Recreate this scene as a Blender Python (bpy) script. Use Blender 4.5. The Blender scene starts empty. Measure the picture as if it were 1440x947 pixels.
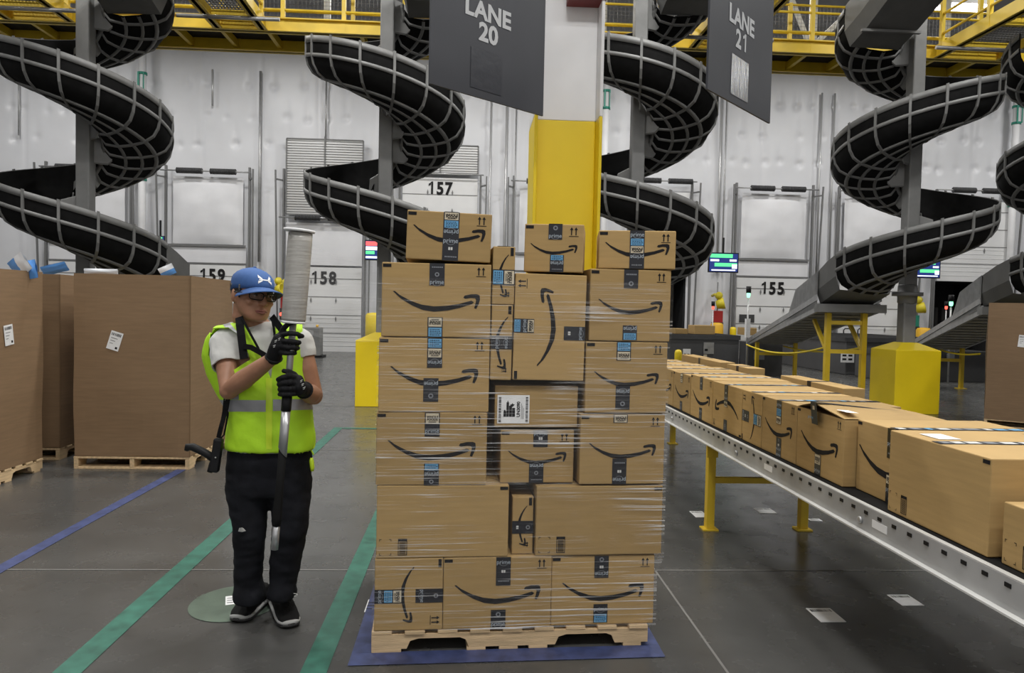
import bpy, bmesh, math, random
from mathutils import Vector, Matrix, noise
random.seed(7)
C = bpy.context.scene.collection
PI = math.pi
V = Vector
def R(d): return math.radians(d)

# ---------------------------------------------------------------- camera
FPX, YAW, PITCH, ROLL, EYE = 1050.0, R(3.27), R(1.99), R(1.2), 1.525
_r = V((math.cos(YAW), -math.sin(YAW), 0))
_h = V((math.sin(YAW), math.cos(YAW), 0))
FW = (_h * math.cos(PITCH) + V((0, 0, -math.sin(PITCH)))).normalized()
_u = _r.cross(FW)
RT = _r * math.cos(ROLL) + _u * math.sin(ROLL)
UP = -_r * math.sin(ROLL) + _u * math.cos(ROLL)
CAMP = V((0, 0, EYE))
cam = bpy.data.cameras.new('camera')
cam.sensor_width = 36.0
cam.lens = FPX / 1440 * 36.0
cam.clip_end = 200
camo = bpy.data.objects.new('camera', cam)
C.objects.link(camo)
camo.matrix_world = Matrix(((RT.x, UP.x, -FW.x, 0), (RT.y, UP.y, -FW.y, 0), (RT.z, UP.z, -FW.z, EYE), (0, 0, 0, 1)))
bpy.context.scene.camera = camo
def ray(px, py): return FW + RT * ((px - 720) / FPX) + UP * ((473.5 - py) / FPX)
def pY(px, py, Y):                      # a measured point of the photograph at distance Y
    d = ray(px, py); return CAMP + d * (Y / d.y)
def pZ(px, py, z):
    d = ray(px, py); return CAMP + d * ((z - EYE) / d.z)

# ---------------------------------------------------------------- materials
def mat(name, col, rough=0.6, metal=0.0, var=0.0, vscale=4.0, bump=0.0, bscale=60.0, spec=0.5, emit=None, estr=0.0, stretch=None, alpha=None):
    m = bpy.data.materials.new(name); m.use_nodes = True
    nt = m.node_tree; b = nt.nodes['Principled BSDF']
    b.inputs['Base Color'].default_value = (*col, 1)
    b.inputs['Roughness'].default_value = rough
    b.inputs['Metallic'].default_value = metal
    b.inputs['Specular IOR Level'].default_value = spec
    if var or bump:
        tc = nt.nodes.new('ShaderNodeTexCoord'); src = tc.outputs['Object']
        if stretch:
            mp = nt.nodes.new('ShaderNodeMapping'); mp.inputs['Scale'].default_value = stretch
            nt.links.new(src, mp.inputs['Vector']); src = mp.outputs['Vector']
    if var:
        n = nt.nodes.new('ShaderNodeTexNoise'); n.inputs['Scale'].default_value = vscale; n.inputs['Detail'].default_value = 6
        nt.links.new(src, n.inputs['Vector'])
        rp = nt.nodes.new('ShaderNodeValToRGB')
        lo = tuple(max(0, c * (1 - var)) for c in col); hi = tuple(min(1, c * (1 + var)) for c in col)
        rp.color_ramp.elements[0].position = .3; rp.color_ramp.elements[1].position = .7
        rp.color_ramp.elements[0].color = (*lo, 1); rp.color_ramp.elements[1].color = (*hi, 1)
        nt.links.new(n.outputs['Fac'], rp.inputs['Fac']); nt.links.new(rp.outputs['Color'], b.inputs['Base Color'])
    if bump:
        n2 = nt.nodes.new('ShaderNodeTexNoise'); n2.inputs['Scale'].default_value = bscale; n2.inputs['Detail'].default_value = 4
        nt.links.new(src, n2.inputs['Vector'])
        bp = nt.nodes.new('ShaderNodeBump'); bp.inputs['Strength'].default_value = bump; bp.inputs['Distance'].default_value = .01
        nt.links.new(n2.outputs['Fac'], bp.inputs['Height']); nt.links.new(bp.outputs['Normal'], b.inputs['Normal'])
    if emit:
        b.inputs['Emission Color'].default_value = (*emit, 1); b.inputs['Emission Strength'].default_value = estr
    if alpha is not None: b.inputs['Alpha'].default_value = alpha
    return m
def kraft_mat(name, col):
    m = bpy.data.materials.new(name); m.use_nodes = True
    nt = m.node_tree; b = nt.nodes['Principled BSDF']; b.inputs['Roughness'].default_value = .72
    b.inputs['Specular IOR Level'].default_value = .25
    tc = nt.nodes.new('ShaderNodeTexCoord'); oi = nt.nodes.new('ShaderNodeObjectInfo')
    mp = nt.nodes.new('ShaderNodeMapping'); mp.inputs['Scale'].default_value = (2.2, 2.2, 26)
    nt.links.new(tc.outputs['Object'], mp.inputs['Vector'])
    n = nt.nodes.new('ShaderNodeTexNoise'); n.inputs['Scale'].default_value = 2.0; n.inputs['Detail'].default_value = 8
    nt.links.new(mp.outputs['Vector'], n.inputs['Vector'])
    rp = nt.nodes.new('ShaderNodeValToRGB')
    rp.color_ramp.elements[0].position = .25; rp.color_ramp.elements[1].position = .75
    rp.color_ramp.elements[0].color = (*[c * .9 for c in col], 1); rp.color_ramp.elements[1].color = (*[c * 1.08 for c in col], 1)
    nt.links.new(n.outputs['Fac'], rp.inputs['Fac'])
    hs = nt.nodes.new('ShaderNodeHueSaturation')
    mr = nt.nodes.new('ShaderNodeMapRange'); mr.inputs['To Min'].default_value = .9; mr.inputs['To Max'].default_value = 1.1
    nt.links.new(oi.outputs['Random'], mr.inputs['Value']); nt.links.new(mr.outputs['Result'], hs.inputs['Value'])
    nt.links.new(rp.outputs['Color'], hs.inputs['Color']); nt.links.new(hs.outputs['Color'], b.inputs['Base Color'])
    bp = nt.nodes.new('ShaderNodeBump'); bp.inputs['Strength'].default_value = .12; bp.inputs['Distance'].default_value = .004
    nt.links.new(n.outputs['Fac'], bp.inputs['Height']); nt.links.new(bp.outputs['Normal'], b.inputs['Normal'])
    return m
M = {}
M['kraft'] = kraft_mat('kraft', (.40, .265, .110))
M['gaylord'] = kraft_mat('gaylord_board', (.235, .152, .086))
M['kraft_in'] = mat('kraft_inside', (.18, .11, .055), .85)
M['ink'] = mat('box_ink', (.014, .013, .014), .7, spec=.2, var=.3, vscale=30)
M['tape'] = mat('black_tape', (.012, .013, .018), .3, spec=.5)
M['tape_blue'] = mat('tape_blue', (.13, .36, .60), .4)
M['tape_white'] = mat('tape_white', (.62, .62, .60), .4)
M['tape_cream'] = mat('tape_cream', (.60, .52, .38), .5)
M['tape_text'] = mat('tape_text', (.40, .45, .50), .45)
M['tape_grey'] = mat('tape_grey', (.20, .21, .23), .45)
M['paper'] = mat('paper', (.80, .80, .80), .6, var=.05, vscale=20)
M['wood'] = mat('pallet_wood', (.50, .34, .19), .75, var=.28, vscale=3, bump=.3, bscale=20, stretch=(1.5, 14, 14))
M['wood_new'] = mat('new_wood', (.62, .45, .26), .75, var=.22, vscale=3, bump=.3, bscale=20, stretch=(1.5, 14, 14))
M['yellow'] = mat('safety_yellow', (.82, .61, .010), .42, var=.06, vscale=2)
M['yellow_steel'] = mat('yellow_steel', (.74, .52, .03), .45, var=.1, vscale=3)
M['yellow_dull'] = mat('yellow_plastic', (.60, .50, .02), .5)
M['white_paint'] = mat('white_paint', (.80, .80, .81), .45, var=.03)
M['galv'] = mat('galvanised', (.42, .42, .42), .4, metal=.6, var=.15, vscale=8)
M['grey_steel'] = mat('grey_steel', (.20, .20, .195), .5, var=.1, vscale=5)
M['rib'] = mat('chute_rib', (.17, .17, .165), .5, var=.12, vscale=6)
M['chute'] = mat('chute_black', (.006, .006, .006), .7, var=.3, vscale=10, spec=.12)
M['chute_grey'] = mat('chute_grey', (.13, .13, .125), .5, var=.1, vscale=4)
M['dark'] = mat('dark_metal', (.05, .05, .052), .55, var=.2)
M['black'] = mat('black_plastic', (.010, .010, .011), .5, spec=.25)
M['rubber'] = mat('black_rubber', (.010, .010, .010), .85, spec=.15)
M['bed'] = mat('belt_bed_grey', (.075, .075, .078), .55, var=.12, vscale=2)
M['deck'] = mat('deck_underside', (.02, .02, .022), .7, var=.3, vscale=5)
M['rail_white'] = mat('white_steel_rail', (.62, .62, .60), .4, var=.08, vscale=5)
M['sign'] = mat('sign_board', (.032, .034, .042), .55, var=.06)
M['sign_txt'] = mat('sign_lettering', (.45, .46, .47), .5)
M['line_green'] = mat('green_floor_tape', (.030, .125, .090), .5, var=.3, vscale=12)
M['line_blue'] = mat('blue_floor_tape', (.045, .06, .15), .5, var=.35, vscale=14)
M['line_pale'] = mat('pale_green_decal', (.085, .118, .088), .5, var=.2, vscale=9)
M['joint'] = mat('floor_joint', (.17, .165, .155), .7)
M['red'] = mat('red_paint', (.45, .03, .03), .5)
M['red_dark'] = mat('dark_red_paint', (.16, .012, .012), .5)
M['orange'] = mat('orange_yellow', (.75, .42, .02), .5)
M['green'] = mat('green_label', (.03, .28, .20), .5)
M['door'] = mat('door_white', (.70, .70, .70), .45, var=.03, vscale=2)
M['door_line'] = mat('door_section_line', (.22, .22, .22), .6)
M['flap'] = mat('quilt_flap', (.70, .70, .72), .45, var=.05, vscale=1.5, bump=.5, bscale=2.0)
M['track'] = mat('door_track', (.16, .16, .16), .5)
M['louvre'] = mat('louvre_metal', (.50, .50, .50), .35, metal=.4)
M['poly_blue'] = mat('blue_poly', (.10, .30, .70), .35)
M['poly_white'] = mat('white_poly', (.75, .78, .82), .35)
M['lamp'] = mat('lamp_diffuser', (1, 1, 1), .5, emit=(1, .98, .95), estr=9)
M['led_green'] = mat('green_signal', (.1, .6, .3), .5, emit=(.25, 1, .5), estr=2.5)
M['led_red'] = mat('red_signal', (.6, .05, .03), .5, emit=(1, .12, .08), estr=2)
M['scr_navy'] = mat('screen_navy', (.02, .04, .2), .4, emit=(.02, .05, .28), estr=.35)
M['scr_green'] = mat('screen_green', (.05, .5, .2), .4, emit=(.15, .85, .35), estr=.9)
M['scr_white'] = mat('screen_white', (.8, .8, .8), .4, emit=(.85, .9, 1), estr=1.0)
M['scr_red'] = mat('screen_red', (.8, .1, .1), .4, emit=(1, .15, .15), estr=.9)
def wall_mat():
    return mat('insulated_wall', (.68, .685, .71), .42, var=.05, vscale=.9, bump=.25, bscale=1.6)
def floor_mat():
    m = bpy.data.materials.new('polished_concrete'); m.use_nodes = True
    nt = m.node_tree; b = nt.nodes['Principled BSDF']
    tc = nt.nodes.new('ShaderNodeTexCoord')
    n = nt.nodes.new('ShaderNodeTexNoise'); n.inputs['Scale'].default_value = .8; n.inputs['Detail'].default_value = 10; n.inputs['Roughness'].default_value = .62
    n2 = nt.nodes.new('ShaderNodeTexNoise'); n2.inputs['Scale'].default_value = 5; n2.inputs['Detail'].default_value = 8
    nt.links.new(tc.outputs['Object'], n.inputs['Vector']); nt.links.new(tc.outputs['Object'], n2.inputs['Vector'])
    rp = nt.nodes.new('ShaderNodeValToRGB'); rp.color_ramp.elements[0].position = .3; rp.color_ramp.elements[1].position = .72
    rp.color_ramp.elements[0].color = (.052, .052, .050, 1); rp.color_ramp.elements[1].color = (.092, .091, .087, 1)
    nt.links.new(n.outputs['Fac'], rp.inputs['Fac'])
    rp2 = nt.nodes.new('ShaderNodeValToRGB'); rp2.color_ramp.elements[0].position = .24; rp2.color_ramp.elements[1].position = .36
    rp2.color_ramp.elements[0].color = (.72, .72, .72, 1); rp2.color_ramp.elements[1].color = (1, 1, 1, 1)
    nt.links.new(n2.outputs['Fac'], rp2.inputs['Fac'])
    mx = nt.nodes.new('ShaderNodeMixRGB'); mx.blend_type = 'MULTIPLY'; mx.inputs[0].default_value = .6
    nt.links.new(rp.outputs['Color'], mx.inputs[1]); nt.links.new(rp2.outputs['Color'], mx.inputs[2])
    nt.links.new(mx.outputs[0], b.inputs['Base Color'])
    mr = nt.nodes.new('ShaderNodeMapRange'); mr.inputs['To Min'].default_value = .16; mr.inputs['To Max'].default_value = .36
    nt.links.new(n2.outputs['Fac'], mr.inputs['Value']); nt.links.new(mr.outputs['Result'], b.inputs['Roughness'])
    return m
M['floor'] = floor_mat(); M['wall'] = wall_mat()
M['slat'] = mat('ramp_slat', (.34, .34, .33), .5, var=.15, vscale=6)
M['rail_face'] = mat('rail_face', (.36, .36, .36), .4, var=.1, vscale=6)
M['ceil'] = mat('ceiling_deck', (.22, .22, .23), .7, var=.2, vscale=1.2)
def film_mat():
    m = bpy.data.materials.new('stretch_film'); m.use_nodes = True
    nt = m.node_tree; nt.nodes.clear()
    out = nt.nodes.new('ShaderNodeOutputMaterial'); tr = nt.nodes.new('ShaderNodeBsdfTransparent')
    pb = nt.nodes.new('ShaderNodeBsdfPrincipled'); pb.inputs['Base Color'].default_value = (.9, .9, .9, 1); pb.inputs['Roughness'].default_value = .16
    tc = nt.nodes.new('ShaderNodeTexCoord')
    mp = nt.nodes.new('ShaderNodeMapping'); mp.inputs['Scale'].default_value = (1.9, 1.9, 120); mp.inputs['Rotation'].default_value = (0, R(1.5), 0)
    nt.links.new(tc.outputs['Object'], mp.inputs['Vector'])
    n = nt.nodes.new('ShaderNodeTexNoise'); n.inputs['Scale'].default_value = 1.0; n.inputs['Detail'].default_value = 4; n.inputs['Distortion'].default_value = .35
    nt.links.new(mp.outputs['Vector'], n.inputs['Vector'])
    nb = nt.nodes.new('ShaderNodeTexNoise'); nb.inputs['Scale'].default_value = 2.6; nb.inputs['Detail'].default_value = 2
    nt.links.new(tc.outputs['Object'], nb.inputs['Vector'])
    rs = nt.nodes.new('ShaderNodeMapRange'); rs.inputs['From Min'].default_value = .525; rs.inputs['From Max'].default_value = .72; rs.inputs['To Min'].default_value = 0; rs.inputs['To Max'].default_value = .95  # white streaks put the film's highlights into its colour
    nt.links.new(n.outputs['Fac'], rs.inputs['Value'])
    rb = nt.nodes.new('ShaderNodeMapRange'); rb.inputs['From Min'].default_value = .40; rb.inputs['From Max'].default_value = .64
    nt.links.new(nb.outputs['Fac'], rb.inputs['Value'])
    mu = nt.nodes.new('ShaderNodeMath'); mu.operation = 'MULTIPLY'
    nt.links.new(rs.outputs['Result'], mu.inputs[0]); nt.links.new(rb.outputs['Result'], mu.inputs[1])
    ad = nt.nodes.new('ShaderNodeMath'); ad.operation = 'ADD'; ad.inputs[1].default_value = .022; ad.use_clamp = True
    nt.links.new(mu.outputs[0], ad.inputs[0])
    bp = nt.nodes.new('ShaderNodeBump'); bp.inputs['Strength'].default_value = .8; bp.inputs['Distance'].default_value = .02
    nt.links.new(n.outputs['Fac'], bp.inputs['Height']); nt.links.new(bp.outputs['Normal'], pb.inputs['Normal'])
    ms = nt.nodes.new('ShaderNodeMixShader')
    nt.links.new(ad.outputs[0], ms.inputs[0]); nt.links.new(tr.outputs[0], ms.inputs[1]); nt.links.new(pb.outputs[0], ms.inputs[2])
    nt.links.new(ms.outputs[0], out.inputs['Surface'])
    return m
M['film'] = film_mat()
def mesh_mat():                                   # welded wire infill of the guard rails: open squares
    m = bpy.data.materials.new('wire_mesh'); m.use_nodes = True
    return m

# ---------------------------------------------------------------- mesh builder
class MB:
    def __init__(s): s.bm = bmesh.new(); s.mats = []; s.mi = 0
    def m(s, k):
        if k not in s.mats: s.mats.append(k)
        s.mi = s.mats.index(k); return s
    def face(s, pts):
        vs = [s.bm.verts.new(p) for p in pts]
        try:
            f = s.bm.faces.new(vs); f.material_index = s.mi; return f
        except ValueError: return None
    def box(s, lo, hi, mx=None):
        x0, y0, z0 = lo; x1, y1, z1 = hi
        P = [V((x, y, z)) for x in (x0, x1) for y in (y0, y1) for z in (z0, z1)]
        if mx is not None: P = [mx @ p for p in P]
        v = [s.bm.verts.new(p) for p in P]
        for q in ((0, 1, 3, 2), (4, 6, 7, 5), (0, 4, 5, 1), (2, 3, 7, 6), (0, 2, 6, 4), (1, 5, 7, 3)):
            f = s.bm.faces.new([v[i] for i in q]); f.material_index = s.mi
        return s
    def bar(s, a, b, w, h, up=(0, 0, 1), roll=0):       # rectangular bar from a to b
        a, b = V(a), V(b); d = (b - a); L = d.length
        if L < 1e-6: return s
        d.normalize(); u = V(up)
        if abs(d.dot(u)) > .98: u = V((0, 1, 0)) if abs(d.y) < .9 else V((1, 0, 0))
        x = d.cross(u).normalized(); z = x.cross(d).normalized()
        mx = Matrix(((x.x, d.x, z.x, a.x), (x.y, d.y, z.y, a.y), (x.z, d.z, z.z, a.z), (0, 0, 0, 1)))
        return s.box((-w / 2, 0, -h / 2), (w / 2, L, h / 2), mx)
    def tube(s, pts, r, n=10, cap=True):
        pts = [V(p) for p in pts]; rs = r if isinstance(r, (list, tuple)) else [r] * len(pts)
        rings = []; prev = None
        for i, p in enumerate(pts):
            if i == 0: d = pts[1] - p
            elif i == len(pts) - 1: d = p - pts[i - 1]
            else: d = (pts[i + 1] - p).normalized() + (p - pts[i - 1]).normalized()
            if d.length < 1e-9: d = V((0, 0, 1))
            d.normalize()
            if prev is None:
                u = V((0, 0, 1)) if abs(d.z) < .9 else V((1, 0, 0))
                x = d.cross(u).normalized()
            else:
                x = (prev - d * prev.dot(d)).normalized()
            y = d.cross(x); prev = x
            rings.append([s.bm.verts.new(p + (x * math.cos(2 * PI * k / n) + y * math.sin(2 * PI * k / n)) * rs[i]) for k in range(n)])
        for a, b in zip(rings, rings[1:]):
            for k in range(n):
                f = s.bm.faces.new((a[k], a[(k + 1) % n], b[(k + 1) % n], b[k])); f.material_index = s.mi; f.smooth = True
        if cap:
            for rg in (rings[0][::-1], rings[-1]):
                f = s.bm.faces.new(rg); f.material_index = s.mi
        return s
    def loft(s, rings, cap=True, closed=True, smooth=True):
        R_ = [[s.bm.verts.new(p) for p in rg] for rg in rings]
        n = len(R_[0])
        for a, b in zip(R_, R_[1:]):
            for k in range(n if closed else n - 1):
                f = s.bm.faces.new((a[k], a[(k + 1) % n], b[(k + 1) % n], b[k])); f.material_index = s.mi; f.smooth = smooth
        if cap and closed:
            for rg in (R_[0][::-1], R_[-1]):
                f = s.bm.faces.new(rg); f.material_index = s.mi
        return s
    def lathe(s, prof, o=(0, 0, 0), ax=None, n=20):      # profile of (r, z)
        o = V(o); rings = []
        for r, z in prof:
            rings.append([o + V((r * math.cos(2 * PI * k / n), r * math.sin(2 * PI * k / n), z)) if ax is None else o + ax @ V((r * math.cos(2 * PI * k / n), r * math.sin(2 * PI * k / n), z)) for k in range(n)])
        return s.loft(rings)
    def poly(s, pts2, fr, t=0.0):                        # flat 2D outline in frame fr=(o,x,y); optional thickness along x cross y
        o, x, y = fr; P = [o + x * a + y * b for a, b in pts2]
        f = s.face(P)
        if t and f:
            nz = x.cross(y).normalized() * t
            Q = [p + nz for p in P]; s.face(Q[::-1])
            for i in range(len(P)):
                j = (i + 1) % len(P); s.face([P[j], P[i], Q[i], Q[j]])
        return s
    def text(s, st, size, fr, align='CENTER', sx=1.0, bold=False):
        o, x, y = fr
        if '1' in st and len(st) > 1:                     # numerals set one by one, the 1 with its flag
            adv = .60; w0 = adv * len(st)
            for k, ch in enumerate(st): s.text(ch, size, (o + x * ((k + .5) * adv - w0 / 2) * size * sx, x, y), sx=sx, bold=bold)
            return s
        if st == '1':
            for q in ([(-.02, -.34), (.12, -.34), (.12, .38), (.0, .38)], [(-.02, .26), (0, .38), (-.06, .31), (-.18, .25), (-.18, .13), (-.02, .20)]):
                s.poly([(a * size * sx, b_ * size) for a, b_ in q], (o, x, y))
            return s
        vs, fs = text_data(st, bold)
        wid = max(v[0] for v in vs) - min(v[0] for v in vs); x0 = min(v[0] for v in vs)
        off = -(x0 + wid / 2) if align == 'CENTER' else -x0
        bv = [s.bm.verts.new(o + x * ((v[0] + off) * size * sx) + y * ((v[1] - .34) * size)) for v in vs]
        for f in fs:
            try:
                q = s.bm.faces.new([bv[i] for i in f]); q.material_index = s.mi
            except ValueError: pass
        return s
    def build(s, name, k=None, parent=None, world=True, smooth=False, bevel=0, seg=2, weld=False):
        if weld: bmesh.ops.remove_doubles(s.bm, verts=s.bm.verts, dist=1e-5)
        bmesh.ops.recalc_face_normals(s.bm, faces=s.bm.faces)
        me = bpy.data.meshes.new(name)
        mx = WM.get(parent.name) if (parent is not None and world) else None
        if mx is not None: s.bm.transform(mx.inverted())
        s.bm.to_mesh(me); s.bm.free()
        for q in (s.mats or [k]):
            me.materials.append(M[q] if isinstance(q, str) else q)
        if smooth:
            for p in me.polygons: p.use_smooth = True
        o = bpy.data.objects.new(name, me); C.objects.link(o)
        if parent is not None:
            o.parent = parent
            if parent.name in WM: WM[o.name] = WM[parent.name]
        if bevel:
            b = o.modifiers.new('bevel', 'BEVEL'); b.width = bevel; b.segments = seg; b.limit_method = 'ANGLE'; b.harden_normals = False
        return o
WM = {}
_tc = {}
def text_data(st, bold=False):
    key = (st, bold)
    if key in _tc: return _tc[key]
    cu = bpy.data.curves.new('t', 'FONT'); cu.body = st; cu.resolution_u = 3
    if bold: cu.offset = .036
    ob = bpy.data.objects.new('t', cu)
    me = bpy.data.meshes.new_from_object(ob)
    d = ([tuple(v.co) for v in me.vertices], [tuple(p.vertices) for p in me.polygons])
    bpy.data.objects.remove(ob); bpy.data.curves.remove(cu); bpy.data.meshes.remove(me)
    _tc[key] = d; return d
def thing(name, label, cat, loc=(0, 0, 0), rz=0, group=None, kind=None):
    o = bpy.data.objects.new(name, None); C.objects.link(o); o.empty_display_size = .1
    o.location = loc; o.rotation_euler = (0, 0, rz)
    if kind: o['kind'] = kind
    if label: o['label'] = label; o['category'] = cat
    if group: o['group'] = group
    WM[o.name] = Matrix.Translation(V(loc)) @ Matrix.Rotation(rz, 4, 'Z')
    return o
def tag(o, label, cat, group=None):
    o['label'] = label; o['category'] = cat
    if group: o['group'] = group
    return o
def struct(o, label=None, cat=None):
    o['kind'] = 'structure'
    if label: o['label'] = label
    if cat: o['category'] = cat
    return o
def dup(o, parent=None):
    c = o.copy(); C.objects.link(c)
    if parent is not None: c.parent = parent
    for ch in list(o.children): dup(ch, c)
    return c
# ================================================================ the room
WY = 26.0
f = MB(); f.face([(-24, -5, 0), (34, -5, 0), (34, 29, 0), (-24, 29, 0)])
struct(f.build('floor', 'floor'), 'grey polished concrete warehouse floor', 'floor')
c = MB()
c.box((-24, -5, 10.6), (34, 29, 10.7))
struct(c.build('ceiling', 'ceil'), 'dark metal roof deck high above the mezzanine', 'ceiling')
# rear wall of white insulation quilt, dented where it is pinned; two openings for the raised dock doors
OPEN = [(5.62, 7.55, 3.0), (16.55, 19.1, 2.9)]
DENTS = []
for row, z0 in enumerate((6.15, 4.9 + 3.0 - .3, 8.9)):
    x = -22.0
    while x < 34:
        DENTS.append((x + random.uniform(-.15, .15), (8.95, 6.95, 7.9)[0 if row == 0 else (1 if row == 1 else 2)] + random.uniform(-.08, .08), random.uniform(.3, 1))); x += random.choice((.62, .66, .70, 1.3))
w = MB(); NX, NZ = 900, 170
cols = []
by = {}
for dx, dz, a in DENTS: by.setdefault(int(dx // 1), []).append((dx, dz, a))
def dent(x, z):
    s = 0.0
    for k in (int(x // 1) - 1, int(x // 1), int(x // 1) + 1):
        for dx, dz, a in by.get(k, ()):
            q = ((x - dx) / .12) ** 2 + ((z - dz) / .11) ** 2
            if q < 12: s += a * math.exp(-q)
            q2 = ((x - dx) / .09) ** 2 + ((z - dz - .25) / .35) ** 2
            if q2 < 12: s += .35 * a * math.exp(-q2)
    return s
gx = [-24 + 58 * i / NX for i in range(NX + 1)]
gz = [10.6 * j / NZ for j in range(NZ + 1)]
for i, x in enumerate(gx):
    cv = []
    for j, z in enumerate(gz):
        y = WY + 0.10 * dent(x, z) + .03 * noise.noise(V((x * .8, z * .8, 3))) + .05 * noise.noise(V((x * .3, z * .25, 9)))
        seam = abs(((x + 40) % 1.93) - .96)
        y += .02 * math.exp(-((.96 - seam) / .05) ** 2)
        cv.append(w.bm.verts.new((x, y, z)))
    cols.append(cv)
for i in range(NX):
    for j in range(NZ):
        xm, zm = (gx[i] + gx[i + 1]) / 2, (gz[j] + gz[j + 1]) / 2
        if any(a < xm < b and zm < h for a, b, h in OPEN): continue
        q = w.bm.faces.new((cols[i][j], cols[i + 1][j], cols[i + 1][j + 1], cols[i][j + 1])); q.smooth = True
struct(w.build('wall_back', 'wall'), 'white quilted insulation wall behind the loading doors', 'wall')
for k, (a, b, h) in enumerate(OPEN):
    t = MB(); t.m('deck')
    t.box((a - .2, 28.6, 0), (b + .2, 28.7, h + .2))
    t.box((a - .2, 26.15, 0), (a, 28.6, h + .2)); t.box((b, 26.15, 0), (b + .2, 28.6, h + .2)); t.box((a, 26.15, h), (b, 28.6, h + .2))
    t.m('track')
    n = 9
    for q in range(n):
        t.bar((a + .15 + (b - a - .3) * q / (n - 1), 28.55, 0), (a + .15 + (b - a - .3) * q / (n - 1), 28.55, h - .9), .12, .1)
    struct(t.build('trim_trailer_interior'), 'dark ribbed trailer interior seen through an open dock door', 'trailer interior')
s = MB(); s.box((-24.1, -5, 0), (-24, 29, 10.6)); struct(s.build('wall_left', 'wall'), 'white side wall', 'wall')
s = MB(); s.box((34, -5, 0), (34.1, 29, 10.6)); struct(s.build('wall_right', 'wall'), 'white side wall', 'wall')
s = MB(); s.box((-24, -5.1, 0), (34, -5, 10.6)); struct(s.build('wall_front', 'wall'), 'white wall behind the viewer', 'wall')

# wall seams and conduits, standing proud of the quilt
def conduit(x, z0, z1, r=.03, m_='galv', y=25.88):
    b = MB(); b.tube([(x, y, z0), (x, y, z1)], r, 8)
    return b.build('trim_conduit', m_)
k = 0
for px in (298, 140, 583, 365, 27, 710, 723, 688, 1017, 1010, 1168, 457, 1150, 1286):
    p = pY(px, 300, 25.9)
    lo, hi = {298: (8.2, 9.4), 27: (7.0, 9.4), 457: (6.9, 9.4), 583: (7.0, 9.4)}.get(px, (0.0 if px in (710, 723, 688) else 3.0, 9.4))
    struct(conduit(p.x, lo, hi, .022 + .012 * (px % 3), 'galv' if px % 2 else 'louvre')); k += 1

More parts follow.
